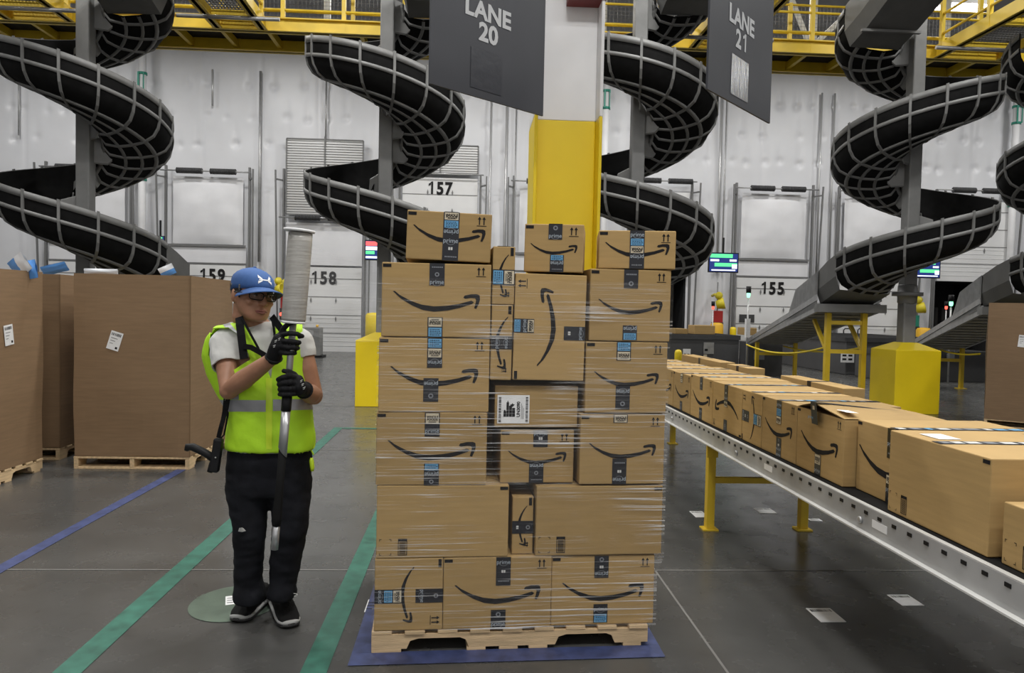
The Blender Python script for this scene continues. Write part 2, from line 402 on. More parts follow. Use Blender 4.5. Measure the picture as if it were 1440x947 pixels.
# ---------------------------------------------------------------- dock doors
def number(t, txt, x, z, h=.42):
    b = MB(); b.text(txt, h * 1.4, (V((x, 25.722, z)), V((1, 0, 0)), V((0, 0, 1))), bold=True, sx=.85)
    return b.build('number', 'ink', t)
def dock_door(n, xc, num=None, kind='closed', wd=2.55, zp=2.86):
    lab = {'closed': 'closed white sectional dock door', 'louvre': 'white dock door under a raised louvred section', 'raised': 'white dock door rolled up high on its tracks', 'open': 'half raised white dock door over a dark trailer opening'}[kind]
    t = thing('door_%d' % n, (lab + ((' numbered ' + num) if num else ' with no number in view')), 'dock door', (xc, 25.8, 0), kind='structure')
    h = wd / 2
    z0 = {'closed': 0, 'louvre': 0, 'raised': 2.95, 'open': 2.9}[kind]
    if kind == 'open': zp = 5.75
    if kind == 'raised': zp = 6.0
    p = MB().m('door'); p.box((xc - h, 25.74, z0), (xc + h, 25.84, zp))
    p.m('door_line')  # grey lines at the joints between door sections
    z = z0 + .62
    while z < zp - .1:
        p.box((xc - h, 25.73, z - .013), (xc + h, 25.742, z + .013)); z += .62
    p.m('door')
    z = z0 + .2
    while z < min(zp - .05, z0 + 1.2):
        p.box((xc - h, 25.732, z - .01), (xc + h, 25.742, z + .01)); z += .155
    p.build('panel', None, t)
    hd = MB()
    for sx in (-.42, .42):
        for zz in ((zp - .5, zp - 1.12, zp - 1.75) if zp - z0 > 1.8 else (zp - .5,)):
            if zz > z0 + .1:
                hd.m('track').poly([(-.03, 0), (0, -.10), (.03, 0), (0, .10)], (V((xc + sx, 25.725, zz)), V((1, 0, 0)), V((0, 0, 1))), .01)
    hd.build('lock_pin', None, t)
    if kind in ('closed', 'louvre'):
        wv = MB(); wv.box((xc - h + .12, 25.725, 1.28), (xc - h + .66, 25.745, 1.56)); wv.build('view_panel', 'dark', t)
    if num: number(t, num, xc + (.18 if num == '159' else 0), zp - .36)
    # tracks
    zt = 6.15
    for sgn in (-1, 1):
        b = MB().m('track'); xs = xc + sgn * (h + .10)
        b.bar((xs, 25.78, 0), (xs, 25.78, zt), .065, .10)
        b.bar((xs + sgn * .14, 25.72, 0), (xs + sgn * .20, 25.45, zt - .1), .045, .06)
        b.bar((xs + sgn * .17, 25.5, zt - .4), (xs, 25.78, zt - .4), .05, .05)
        b.build('track', None, t)
    zs = {'closed': 5.95, 'louvre': 4.5, 'raised': 6.1, 'open': 6.1}[kind]
    sh = MB().m('galv'); sh.tube([(xc - h - .2, 25.55, zs), (xc + h + .2, 25.55, zs)], .025, 8); sh.build('spring_shaft', None, t)
    if kind != 'raised':
        for a in (-.95, .15):
            b = MB().m('dark'); n_ = 18
            for q in range(n_):
                x0 = xc + a + .85 * q / n_
                b.lathe([(.085, 0), (.105, .85 / n_ * .4), (.085, .85 / n_ * .8)], (x0, 25.55, zs), Matrix.Rotation(R(90), 3, 'Y'), 10)
            b.build('torsion_spring', None, t)
    if kind == 'closed':
        b = MB().m('flap'); N = 14
        rows = []
        for j in range(N + 1):
            rows.append([V((xc - h + .12 + (wd - .24) * i / N, 25.82 - .16 * math.sin(PI * i / N) ** .6 * math.sin(PI * j / N) ** .6 + .03 * noise.noise(V((xc + i * .4, j * .4, 1))), 3.55 + 2.25 * j / N)) for i in range(N + 1)])
        b.loft(rows, closed=False, cap=False); b.build('insulation_flap', None, t, smooth=True)
        b = MB().m('track'); b.bar((xc - h, 25.72, 3.5), (xc + h, 25.72, 3.5), .04, .06); b.bar((xc - h, 25.74, 2.9), (xc + h, 25.74, 2.9), .04, .05); b.build('hem_bar', None, t)
        b = MB().m('flap'); b.box((xc - h, 25.78, 2.93), (xc + h, 25.84, 3.47)); b.build('lower_apron', None, t)
    if kind in ('louvre', 'raised'):
        za, zb = (4.62, 7.15) if kind == 'louvre' else (6.15, 7.1)
        b = MB().m('louvre')
        z = za
        while z < zb - .05:
            b.bar((xc - h, 25.72, z + .04), (xc + h, 25.72, z + .04), .05, .055); z += .085
        b.box((xc - h, 25.74, za), (xc + h, 25.8, zb))
        b.m('track'); b.bar((xc - h, 25.7, za), (xc - h, 25.7, zb), .05, .05); b.bar((xc + h, 25.7, za), (xc + h, 25.7, zb), .05, .05); b.bar((xc - h, 25.7, zb), (xc + h, 25.7, zb), .05, .05); b.bar((xc - h, 25.7, za), (xc + h, 25.7, za), .05, .05)
        b.bar((xc, 25.68, za), (xc, 25.68, zb + .1), .05, .05)
        b.build('louvre_section', None, t)
    if kind == 'louvre':
        b = MB().m('flap'); b.box((xc - h, 25.74, 2.93), (xc + h, 25.84, 4.35)); b.build('lower_apron', None, t)
    return t
X0, DX = -8.86, 3.885
dock_door(1, X0 - DX, None, 'closed')
dock_door(2, X0, '159', 'closed')
dock_door(3, X0 + DX, '158', 'louvre')
dock_door(4, X0 + 2 * DX, '157', 'raised')
dock_door(5, X0 + 3 * DX, None, 'closed')
dock_door(6, 6.6, None, 'open', 1.9)
dock_door(7, 10.6, '155', 'closed')
dock_door(8, 14.3, None, 'closed')
dock_door(9, 17.85, None, 'open')
dock_door(10, 21.8, None, 'closed')

# ---------------------------------------------------------------- floor markings
def strip(name, pts, m_, z=.003, label=None):
    b = MB(); b.face([V((x, y, z)) for x, y in pts]); o = b.build(name, m_); struct(o, label, 'floor marking' if label else None); return o
strip('floor_marking', [(-1.68, 1.2), (-1.56, 1.2), (-1.57, 9.5), (-1.68, 9.5)], 'line_green', label='green floor line left of the person')
strip('floor_marking', [(-.675, 1.2), (-.565, 1.2), (-.57, 7.6), (-.68, 7.6)], 'line_green', label='green floor line between person and wrapped pallet')
strip('floor_marking', [(-1.56, 9.4), (-.68, 9.4), (-.68, 9.5), (-1.56, 9.5)], 'line_green', label='green cross line far behind the person')
strip('floor_marking', [(-2.68, 2.5), (-2.59, 2.5), (-2.57, 7.2), (-2.66, 7.2)], 'line_blue', label='worn blue floor line by the big cartons')
b = MB()
for q in ([(-.49, 3.27), (-.37, 3.27), (-.38, 4.6), (-.50, 4.6)], [(-.49, 3.15), (.895, 3.215), (.895, 3.335), (-.49, 3.27)], [(.78, 3.336), (.895, 3.336), (.89, 4.6), (.775, 4.6)], [(-.38, 4.5), (.775, 4.5), (.775, 4.6), (-.38, 4.6)]):
    b.face([V((x, y, .004)) for x, y in q])
struct(b.build('floor_marking', 'line_blue'), 'blue taped rectangle under the wrapped pallet', 'floor marking')
b = MB(); b.face([V((-1.17 + .22 * math.cos(2 * PI * i / 40), 3.84 + .24 * math.sin(2 * PI * i / 40), .003)) for i in range(40)])
struct(b.build('floor_marking', 'line_pale'), 'faded pale green disc on the floor behind the shoe', 'floor marking')
b = MB()
for y in (4.32, 8.0, 11.6, 15.4): b.face([V((-22, y, .002)), V((33, y, .002)), V((33, y + .012, .002)), V((-22, y + .012, .002))])
for x in (1.12, -5.2, 6.4): b.face([V((x, -4, .002)), V((x + .012, -4, .002)), V((x + .012, 25, .002)), V((x, 25, .002))])
struct(b.build('floor_joint', 'joint'), 'thin saw-cut joints in the concrete', 'floor joint')
def sticker(px, py, w_, d_, rz, lab, bars=True):
    p = pZ(px, py, 0)
    t = thing('floor_sticker', lab, 'sticker', (p.x, p.y, 0), rz)
    b = MB(); b.box((-w_ / 2, -d_ / 2, .001), (w_ / 2, d_ / 2, .0035)); b.build('sheet', 'paper', t, world=False)
    b = MB()
    if bars:
        x = -w_ * .42
        while x < w_ * .4:
            q = random.choice((.004, .008, .012)) * w_ / .2
            b.face([V((x, d_ * .22, .0042)), V((x + q, d_ * .22, .0042)), V((x + q, d_ * .40, .0042)), V((x, d_ * .40, .0042))]); x += q + random.choice((.005, .009)) * w_ / .2
    else:
        for q in range(3): b.face([V((-w_ * .4, -d_ * .3 + q * d_ * .25, .0042)), V((w_ * .35, -d_ * .3 + q * d_ * .25, .0042)), V((w_ * .35, -d_ * .24 + q * d_ * .25, .0042)), V((-w_ * .4, -d_ * .24 + q * d_ * .25, .0042))])
    b.build('print', 'ink', t, world=False)
sticker(1161, 866, .13, .17, .0, 'white floor label with a bar line, in the aisle nearest the pallet')
sticker(1273, 845, .12, .15, .0, 'white floor label with a bar line, under the conveyor on the right')
sticker(1076, 719, .13, .15, .0, 'small white floor label between the two yellow conveyor legs')
sticker(983, 724, .10, .17, .0, 'small white floor label left of the yellow conveyor leg')
sticker(1146, 732, .09, .06, .0, 'scrap of white label on the floor right of the second conveyor leg', False)
sticker(328, 845, .075, .12, .3, 'white paper label on the pale green disc by the right shoe', False)
sticker(522, 853, .05, .16, 0, 'white lettered label on the blue line at the left of the pallet', False)
# ================================================================ light
world = bpy.data.worlds.new('world'); bpy.context.scene.world = world; world.use_nodes = True
world.node_tree.nodes['Background'].inputs[0].default_value = (.8, .85, .95, 1)
world.node_tree.nodes['Background'].inputs[1].default_value = .12
sc = bpy.context.scene
sc.view_settings.view_transform = 'Standard'; sc.view_settings.look = 'None'; sc.view_settings.gamma = 1; sc.view_settings.use_curve_mapping = False
sc.view_settings.exposure = 0
def high_bay(x, y, z, label, power):
    t = thing('high_bay_light', label, 'ceiling light', (x, y, z))
    b = MB(); b.box((-.62, -.26, .04), (.62, .26, .12)); b.build('housing', 'white_paint', t, world=False)
    b = MB(); b.box((-.58, -.22, .025), (.58, .22, .04)); b.build('diffuser', 'lamp', t, world=False)
    b = MB(); b.tube([(-.4, 0, .12), (-.4, 0, 10.6 - z)], .008, 6); b.tube([(.4, 0, .12), (.4, 0, 10.6 - z)], .008, 6); b.build('hanger', 'galv', t, world=False)
    return t
def area(x, y, z, sx, sy, p, rot=(0, 0, 0), col=(1, .99, .965)):
    l = bpy.data.lights.new('overhead_light', 'AREA'); l.shape = 'RECTANGLE'; l.size = sx; l.size_y = sy; l.energy = p; l.color = col
    o = bpy.data.objects.new('overhead_light', l); C.objects.link(o); o.location = (x, y, z); o.rotation_euler = rot
high_bay(11.3, 17.0, 8.75, 'bright white high bay light over the right walkway', 0)
LP = 195
for x, p in ((-4.6, 34), (.7, 128), (5.2, 52)): area(x, .7, 6.2, 1.2, .5, p)  # lower row of unseen lamps, added to brighten the upper front of the stack
for x, k in ((-9, .3), (-4.5, .4), (0, .55), (4.5, .6), (9, .5)): area(x, -1.8, 9.0, 1.2, .5, LP * k)
for x, k in ((-9, .55), (-4.5, .65), (0, 1.05), (4.5, 1.2), (9, 1)): area(x, 5.0, 9.0, 1.2, .5, LP * k)
for x in (-9, -3.3, 2.5, 9.6): area(x, 8.6, 9.6, 1.2, .5, LP * 1.75)
for y in (16.5, 21.0):
    for x in (-14, -7, 0, 6, 13, 20): area(x, y, 10.4, 1.2, .5, LP * 1.32)
# ================================================================ spiral chutes
SEC = [(1.22, 0), (1.22, -.13), (1.22, -.27), (1.19, -.40), (1.12, -.51), (.98, -.59), (.78, -.635), (.55, -.655), (.34, -.62), (.24, -.50), (.22, -.34)]
def sec_off(i, d):                                   # section point moved outward by d
    r, z = SEC[i]
    a = SEC[max(0, i - 1)]; b = SEC[min(len(SEC) - 1, i + 1)]
    tx, tz = b[0] - a[0], b[1] - a[1]; L = math.hypot(tx, tz)
    return (r - tz / L * d, z + tx / L * d)
def spiral(label, cx, cy, zE, pitch, mir, base=True, post_top=10.5, turns=2.0, flange=None, exit_len=6.2, exit_dz=-1.15, exit_dx=.9, feed=True, legs=None, z_out=.86, ramp=True):
    t = thing('spiral_chute', label, 'spiral chute', (cx, cy, 0), 0, 'spiral chutes')
    def P(phi, r, dz):
        a = R(phi); return V((cx + (-1 if mir else 1) * r * math.cos(a), cy + r * math.sin(a), zE - pitch * phi / 360 + dz))
    def helix_strip(mb, pts_a, phis):                # strip swept along the helix through section points
        rows = [[P(ph, r, z) for r, z in pts_a] for ph in phis]
        mb.loft(rows, cap=False, closed=False)
    end = 360 * turns
    phis = [7.5 * k for k in range(int(end / 7.5) + 1)]
    b = MB().m('chute')
    inner = [sec_off(i, -.012) for i in range(len(SEC))]
    helix_strip(b, SEC, phis); helix_strip(b, inner, phis)
    b.build('trough', None, t, smooth=True)
    def band_strip(name, i0, w0, w1, m_='rib'):
        mb = MB().m(m_); a, c = SEC[i0], SEC[i0 + 1] if i0 + 1 < len(SEC) else SEC[i0 - 1]
        r, z = SEC[i0]
        pr, pz = SEC[max(0, i0 - 1)]; nr, nz = SEC[min(len(SEC) - 1, i0 + 1)]
        tx, tz = nr - pr, nz - pz; L = math.hypot(tx, tz); tx /= L; tz /= L; ox, oz = -tz, tx
        s_ = lambda u, v: (r + tx * u + ox * v, z + tz * u + oz * v)
        prof = [s_(w0, -.004), s_(w0, .016), s_(w1, .016), s_(w1, -.004)]
        helix_strip(mb, prof + [prof[0]], phis)
        return mb.build(name, None, t)
    band_strip('rim_rail', 0, -.01, .085)
    for i, wd in ((2, .028), (5, .03), (6, .024), (7, .024), (9, .04)): band_strip('hoop_rail', i, -wd, wd)
    ph = 11.25
    while ph < end:
        mb = MB().m('rib')
        da = .85
        rows = []
        for i in range(len(SEC)):
            ro, zo = sec_off(i, .024); ri, zi = sec_off(i, .0)
            if i == 0: zo += .03; zi += .03
            k = 1.0 + .9 * (1.22 - ro)
            rows.append([P(ph - da * k, ri, zi), P(ph - da * k, ro, zo), P(ph + da * k, ro, zo), P(ph + da * k, ri, zi)])
        mb.loft(rows, cap=True, smooth=False); mb.build('cross_rib', None, t)
        ph += 22.5
    # centre post with bracket plates
    b = MB().m('grey_steel'); n = 8
    b.box((cx - .105, cy - .105, 0), (cx + .105, cy + .105, post_top)); b.build('centre_post', None, t, bevel=.02)
    for ph in [22 + 60 * k for k in range(int((end - 20) / 60))]:
        a0 = P(ph, .11, -.52); b = MB().m('grey_steel')
        pts = [P(ph, .11, -.70), P(ph, .30, -.70), P(ph, .36, -.64), P(ph, .33, -.28), P(ph, .11, -.20)]
        pts2 = [p + (P(ph + 3, .3, 0) - P(ph, .3, 0)).normalized() * .03 for p in pts]
        b.loft([pts, pts2], smooth=False); b.build('bracket', None, t)
    if flange:
        b = MB().m('grey_steel'); b.lathe([(.13, -.16), (.15, -.14), (.155, -.03), (.24, -.03), (.24, .03), (.155, .03), (.15, .14), (.13, .16)], (cx, cy, flange), None, 8); b.build('flange', None, t)
    # feed chute from the walkway side, flat bottomed, running down into the first turn
    sg = -1 if mir else 1
    if feed:
        b = MB().m('chute_grey'); L = 3.4
        rows = []
        for y, dz in ((0, 0), (-.5, .12), (-L, 1.1)):
            xo, xi = cx + sg * 1.22, cx + sg * .24
            rows.append([V((xo, cy + y, zE + dz + .05)), V((xo, cy + y, zE + dz - .36)), V((xo - sg * .1, cy + y, zE + dz - .60)), V((xi + sg * .08, cy + y, zE + dz - .62)), V((xi, cy + y, zE + dz - .34))])
        b.loft(rows, cap=False, closed=False, smooth=False)
        rows2 = [[p + V((-sg * .02 if i < 3 else sg * .02, 0, .02)) for i, p in enumerate(rw)] for rw in rows]
        b.loft(rows2, cap=False, closed=False, smooth=False)
        b.build('feed_chute', None, t)
        b = MB().m('rib')
        for y, dz in ((-.5, .12), (-1.5, .46), (-2.5, .79)):
            b.bar((cx + sg * 1.2, cy + y, zE + dz - .64), (cx + sg * .26, cy + y, zE + dz - .64), .06, .04)
        b.build('feed_chute_stiffener', None, t)
    if not ramp: return t, None, None
    # outlet: smooth grey sleeve, then a slat-backed ramp dropping away to the belt
    zo = zE - pitch * turns
    xo, xi = cx + sg * 1.22, cx + sg * .24
    b = MB().m('chute_grey')
    rows = []
    for y, dz, dx, fl in ((0, 0, 0, 0), (.35, -.10, .02, .0), (.8, -.22, .06, .05)):
        rows.append([V((xo + dx, cy + y, zo + dz - fl)), V((xo + dx, cy + y, zo + dz - .36)), V((xo - sg * .08 + dx, cy + y, zo + dz - .58)), V((xi + dx + sg * .06, cy + y, zo + dz - .64)), V((xi + dx, cy + y, zo + dz - .34))])
    b.loft(rows, cap=False, closed=False, smooth=False)
    b.build('outlet', None, t)
    if not ramp: return t, None, None
    A = V(((xo + xi) / 2 + .06, cy + .6, zo - .86)); B = V((A.x + exit_dx, cy + exit_len, z_out))
    d = (B - A); wd = .50
    side = V((d.y, -d.x, 0)).normalized() * wd; up = V((0, 0, 1))
    b = MB().m('galv')
    for s_ in (-1, 1):
        b.bar(A + side * s_, B + side * s_, .05, .16); b.bar(A + side * s_ * 1.06 + up * .16, B + side * s_ * 1.06 + up * .02, .02, .10)
    b.build('ramp_rail', None, t)
    b = MB().m('dark'); b.loft([[A - side + up * .06, A + side + up * .06], [B - side + up * .06, B + side + up * .06]], cap=False, closed=False); b.loft([[A - side + up * .05, A + side + up * .05], [B - side + up * .05, B + side + up * .05]], cap=False, closed=False); b.build('ramp_bed', None, t)
    b = MB().m('slat')
    for k in range(1, 15):
        p = A + d * (k / 15); b.bar(p - side * .97 - up * .05, p + side * .97 - up * .05, .20, .04)
    b.m('louvre')
    for k in range(1, 14):
        p = A + d * ((k + .5) / 15); b.bar(p - side - up * .01, p + side - up * .01, .05, .03)
    b.build('ramp_slats', None, t)
    b = MB().m('galv'); q0, q1 = A + side * 1.05 * (-1), A + d * .34 - side * 1.05
    b.poly([(0, 0), (1, 0), (1, 0)][:2] + [(1, .1), (.72, .55), (0, .62)], (q0, q1 - q0, up), .0)
    b.loft([[q0, q0 + up * .62], [q0 + (q1 - q0) * .7, q0 + (q1 - q0) * .7 + up * .55], [q1, q1 + up * .08]], cap=False, closed=False, smooth=False)
    b.build('ramp_side_guard', None, t)
    b = MB().m('grey_steel'); e0 = A - d.normalized() * .08
    b.box((-wd - .06, -.1, -.10), (wd + .06, .12, .04), Matrix.Translation(e0) @ Matrix.Rotation(math.atan2(-d.x, d.y), 4, 'Z')); b.build('ramp_head_beam', None, t)
    # stand under the ramp foot
    fdir = V((d.x, d.y, 0)).normalized()
    for frac, hi in ((.0, True), (.86, False)):
        if hi and not legs: continue
        c0 = A + d * (frac + (.02 if hi else 0))
        b = MB().m('yellow_steel'); hw = (wd - .20) if hi else (wd - .06)
        L0, R0 = c0 - side.normalized() * hw, c0 + side.normalized() * hw
        w_ = .085 if hi else .075
        for q in (L0, R0): b.bar((q.x, q.y, 0), (q.x, q.y, q.z - .08), w_, w_); b.box((q.x - .09, q.y - .09, 0), (q.x + .09, q.y + .09, .015))
        zz = [c0.z - .25, c0.z - .75] if hi else [c0.z - .35]
        for z in zz: b.bar((L0.x, L0.y, z), (R0.x, R0.y, z), .06, .07)
        if hi:
            for q in (L0, R0): b.bar((q.x, q.y, q.z - .75), tuple(A + d * .16 + (side.normalized() * hw * (-1 if q is L0 else 1)) - up * .1), .06, .06)
        b.build('ramp_stand', None, t)
    # yellow guard box round the foot of the post
    if base:
        b = MB().m('yellow'); s_ = .375
        b.loft([[V((cx + sx * s_, cy + sy * s_, z)) for sx, sy in ((-1, -1), (1, -1), (1, 1), (-1, 1))] for z in (0, 1.02)] + [[V((cx + sx * .13, cy + sy * .13, 1.14)) for sx, sy in ((-1, -1), (1, -1), (1, 1), (-1, 1))]], smooth=False)
        b.build('guard_box', None, t, bevel=.008)
    return t, A, B
spiral('black ribbed spiral chute behind the tall brown cartons, leftmost in the hall', -5.93, 11.9, 6.55, 2.05, False)
spiral('black ribbed spiral chute behind the person, its yellow post guard left of the pallet', -1.36, 11.9, 6.68, 2.02, False)
spiral('black ribbed spiral chute partly hidden behind the yellow and white column', 2.62, 11.9, 6.9, 2.03, False, turns=2.12, ramp=False)
T4, A4, B4 = spiral('black ribbed spiral chute whose ramp stands on tall yellow legs behind the conveyor', 7.17, 11.9, 6.5, 1.97, True, legs=True, flange=1.93)
spiral('black ribbed spiral chute cut off by the right edge of the photo', 10.2, 12.0, 6.27, 1.85, True, exit_len=4.6, exit_dx=1.1, feed=False, post_top=6.3)

# ================================================================ mezzanine
ZM = 6.36
def mesh_panel(mb, a, b, z0, z1, dx=.06):
    a, b = V(a), V(b); L = (b - a).length; n = max(1, int(L / dx))
    for k in range(n + 1):
        p = a + (b - a) * (k / n); mb.bar((p.x, p.y, z0), (p.x, p.y, z1), .005, .005)
    z = z0
    while z < z1: mb.bar((a.x, a.y, z), (b.x, b.y, z), .005, .005); z += dx
def rail_run(t, a, b, z, step=1.07, mesh=True, posts=True):
    a, b = V(a), V(b); L = (b - a).length; n = max(1, round(L / step))
    for k in range(n + 1):
        p = a + (b - a) * (k / n); m_ = MB().m('yellow_steel'); m_.bar((p.x, p.y, z - .2), (p.x, p.y, z + 1.10), .07, .07); m_.build('rail_post', None, t)
    for h in (.16, .52, 1.07):
        m_ = MB().m('yellow_steel'); m_.tube([(a.x, a.y, z + h), (b.x, b.y, z + h)], .024, 8); m_.build('hand_rail', None, t)
t = thing('mezzanine_walkway', 'long yellow steel mezzanine walkway spanning the hall above the spiral chutes', 'mezzanine', (2, 14, ZM))
XA, XB, YA, YB = -13.0, 19.0, 13.62, 14.62
b = MB().m('yellow_steel')
b.box((XA, YA - .03, ZM + .0), (XB, YA + .02, ZM + .24)); b.box((XA, YA - .09, ZM), (XB, YA + .09, ZM + .02)); b.box((XA, YA - .09, ZM + .22), (XB, YA + .09, ZM + .24)); b.build('front_beam', None, t)
b = MB().m('yellow_steel')
b.box((XA, YB - .02, ZM - .02), (XB, YB + .03, ZM + .22)); b.box((XA, YB - .09, ZM - .02), (XB, YB + .09, ZM)); b.build('rear_beam', None, t)
b = MB().m('deck'); b.box((XA, YA, ZM + .2), (XB, YB, ZM + .235)); b.build('deck', None, t)
x = XA + .3
while x < XB:
    b = MB().m('yellow_steel'); b.bar((x, YA, ZM + .10), (x, YB, ZM + .10), .07, .14); b.build('joist', None, t); x += .82
rail_run(t, (XA, YA, 0), (XB, YA, 0), ZM + .24)
rail_run(t, (XA, YB, 0), (XB, YB, 0), ZM + .24, 2.14)
b = MB().m('track'); mesh_panel(b, (XA, YB + .06, 0), (XB, YB + .06, 0), ZM + .24, ZM + 1.35, .075); b.build('wire_infill', None, t)
# stub walkways running towards the viewer
def stub(x0, x1, y0, lab, rails):
    t = thing('access_walkway', lab, 'walkway', ((x0 + x1) / 2, 12.4, ZM), 0, 'access walkways to the chutes')
    b = MB().m('yellow_steel'); b.box((x0 - .03, y0, ZM), (x0 + .03, YA - .1, ZM + .24)); b.box((x0 - .08, y0, ZM), (x0 + .08, YA - .1, ZM + .02)); b.build('side_beam', None, t)
    b = MB().m('yellow_steel'); b.box((x1 - .03, y0, ZM), (x1 + .03, YA - .1, ZM + .24)); b.box((x1 - .08, y0, ZM), (x1 + .08, YA - .1, ZM + .02)); b.build('side_beam', None, t)
    y = y0 + .1
    while y < YA - .2:
        b = MB().m('yellow_steel'); b.box((x0, y - .04, ZM + .03), (x1, y + .04, ZM + .17)); b.build('joist', None, t); y += 1.15
    b = MB().m('dark')
    n = int((x1 - x0) / .055)
    for k in range(n): q = x0 + (x1 - x0) * (k + .5) / n; b.box((q - .004, y0, ZM + .19), (q + .004, YA - .1, ZM + .225))
    y = y0
    while y < YA - .1: b.box((x0, y, ZM + .2), (x1, y + .01, ZM + .22)); y += .1
    b.build('grating', None, t)
    b = MB().m('galv'); yy = YA - .75; b.tube([(x0 - .45, yy, ZM - .05), (x1 + .45, yy, ZM - .05)], .035, 8); b.build('cross_pipe', None, t)
    for x in rails: rail_run(t, (x, y0, 0), (x, YA - .2, 0), ZM + .24, 1.25)
stub(-8.05, -7.0, 9.6, 'yellow access walkway overhead at the top left corner', (-7.0,))
stub(-4.5, -3.72, 9.6, 'yellow access walkway overhead left of the person, with grated floor', (-3.72,))
stub(3.95, 4.72, 9.6, 'yellow access walkway overhead behind the second hanging sign', (4.72,))
stub(8.55, 9.75, 9.6, 'yellow access walkway overhead right of the ramped spiral chute, under the bright lamp', (8.55,))
# white steel uprights and braces behind the guard rail
for px, lab in ((460, 'white upright behind the mezzanine rail left of the first hanging sign'), (848, 'white upright behind the mezzanine rail beside the column'), (1143, 'white upright behind the mezzanine rail right of the second hanging sign'), (1330, 'white upright behind the mezzanine rail under the bright lamp')):
    p = pY(px, 50, 15.4); t = thing('steel_upright', lab, 'steel post', (p.x, 15.4, ZM))
    b = MB().m('rail_white'); b.bar((p.x, 15.4, ZM + .22), (p.x, 15.4, 10.6), .12, .12); b.build('post', None, t)
    if px == 1143:
        b = MB().m('rail_white'); b.bar((p.x + .1, 15.4, ZM + .9), (p.x + 2.2, 15.4, 9.3), .1, .1); b.build('brace', None, t)
        b = MB().m('rail_white'); b.bar((p.x - .1, 15.4, ZM + .9), (p.x - 1.0, 15.4, 9.3), .08, .08); b.build('brace', None, t)
# ================================================================ building column
t = thing('trim_column', 'white building column with yellow lower half behind the pallet', 'column', (.62, 5.1, 0), kind='structure')
def hcol(mk, z0, z1):
    b = MB().m(mk); x0, x1 = .395, .838
    b.box((x0, 4.86, z0), (x0 + .022, 5.34, z1)); b.box((x1 - .022, 4.86, z0), (x1, 5.34, z1)); b.box((x0 + .022, 5.0, z0), (x1 - .022, 5.03, z1))
    return b
hcol('yellow', 0, 2.80).build('yellow_coating', None, t, bevel=.006)
hcol('white_paint', 2.80, 10.6).build('shaft', None, t, bevel=.006)
b = MB().m('red_dark'); b.box((.60, 4.85, 3.545), (.842, 4.99, 3.75)); b.build('red_band', None, t)

# ================================================================ hanging signs
def sign(a, b_, n2, lab):
    a, b_ = V(a), V(b_); d = (b_ - a); L = d.length; x = d.normalized(); up = V((0, 0, 1)); nn = x.cross(up)      # nn points to the viewer
    t = thing('hanging_sign', lab, 'sign', ((a.x + b_.x) / 2, (a.y + b_.y) / 2, a.z))
    H_ = 1.22
    m_ = MB().m('sign'); m_.poly([(0, 0), (L, 0), (L, H_), (0, H_)], (a, x, up), -.012); m_.build('board', None, t)
    o = a + nn * .002
    m_ = MB().m('sign_txt'); m_.text('LANE', .135, (o + x * L * .47 + up * .485, x, up), sx=1.08, bold=True); m_.text(n2, .14, (o + x * L * .47 + up * .37, x, up), sx=1.05, bold=True)
    m_.build('lettering', None, t)
    m_ = MB().m('sign_pocket'); m_.poly([(0, 0), (.24, 0), (.24, .225), (0, .225)], (a + nn * .002 + x * (L * .46 - .12) + up * .045, x, up), 0); m_.build('document_pocket', None, t)
    for q in (.06, .94):
        m_ = MB().m('track'); p = a + x * L * q + up * H_; m_.tube([p, V((p.x, p.y, 10.6))], .004, 6); m_.build('cable', None, t)
    return t
M['sign_pocket'] = mat('clear_pocket', (.036, .038, .046), .38, spec=.6, bump=.3, bscale=12)
M['sign_pocket_lit'] = mat('lit_pocket', (.62, .64, .68), .22, metal=.8, bump=1.0, bscale=9, stretch=(8, 8, 1))  # pale copy of the pocket, with the light it catches put into its colour
sA = sign((-.235, 4.02, 2.72), (.425, 4.6, 2.72), '20', 'dark grey hanging sign reading LANE 20, partly in front of the column')
sB = sign((1.24, 3.95, 2.725), (1.845, 4.6, 2.725), '21', 'dark grey hanging sign reading LANE 21, with a shiny pocket')
for ch in sB.children:
    if ch.name.startswith('document_pocket'): ch.data.materials[0] = M['sign_pocket_lit']

# ================================================================ belt beds at the docks
def bed(lab, x0, x1, y0, y1, z=.97, grp=None):
    t = thing('belt_bed', lab, 'conveyor', ((x0 + x1) / 2, (y0 + y1) / 2, 0))
    b = MB().m('bed'); b.box((x0, y0, .0), (x1, y1, z)); b.build('housing', None, t, bevel=.02)
    b = MB().m('rubber'); b.box((x0 + .05, y0 + .05, z), (x1 - .05, y1 - .02, z + .03)); b.build('belt', None, t)
    b = MB().m('dark'); b.box((x0 - .02, y0 - .03, z - .09), (x1 + .02, y0, z + .03)); b.box((x0 - .03, y0, z - .09), (x0, y1, z + .03)); b.box((x1, y0, z - .09), (x1 + .03, y1, z + .03)); b.build('side_guard', None, t)
    return t
bedA = bed('long dark grey belt bed behind the boxes, right of the wrapped pallet', 4.9, 7.0, 19.0, 24.6)
b = MB().m('dark'); b.box((6.98, 18.3, 0), (7.85, 18.95, .86)); b.build('end_panel', None, bedA)
bedB = bed('dark grey belt bed behind the yellow ramp legs', 10.0, 13.2, 19.3, 24.5)
bedC = bed('dark grey belt bed behind the second ramp stand, at the right', 10.1, 12.9, 17.6, 19.0, .72)
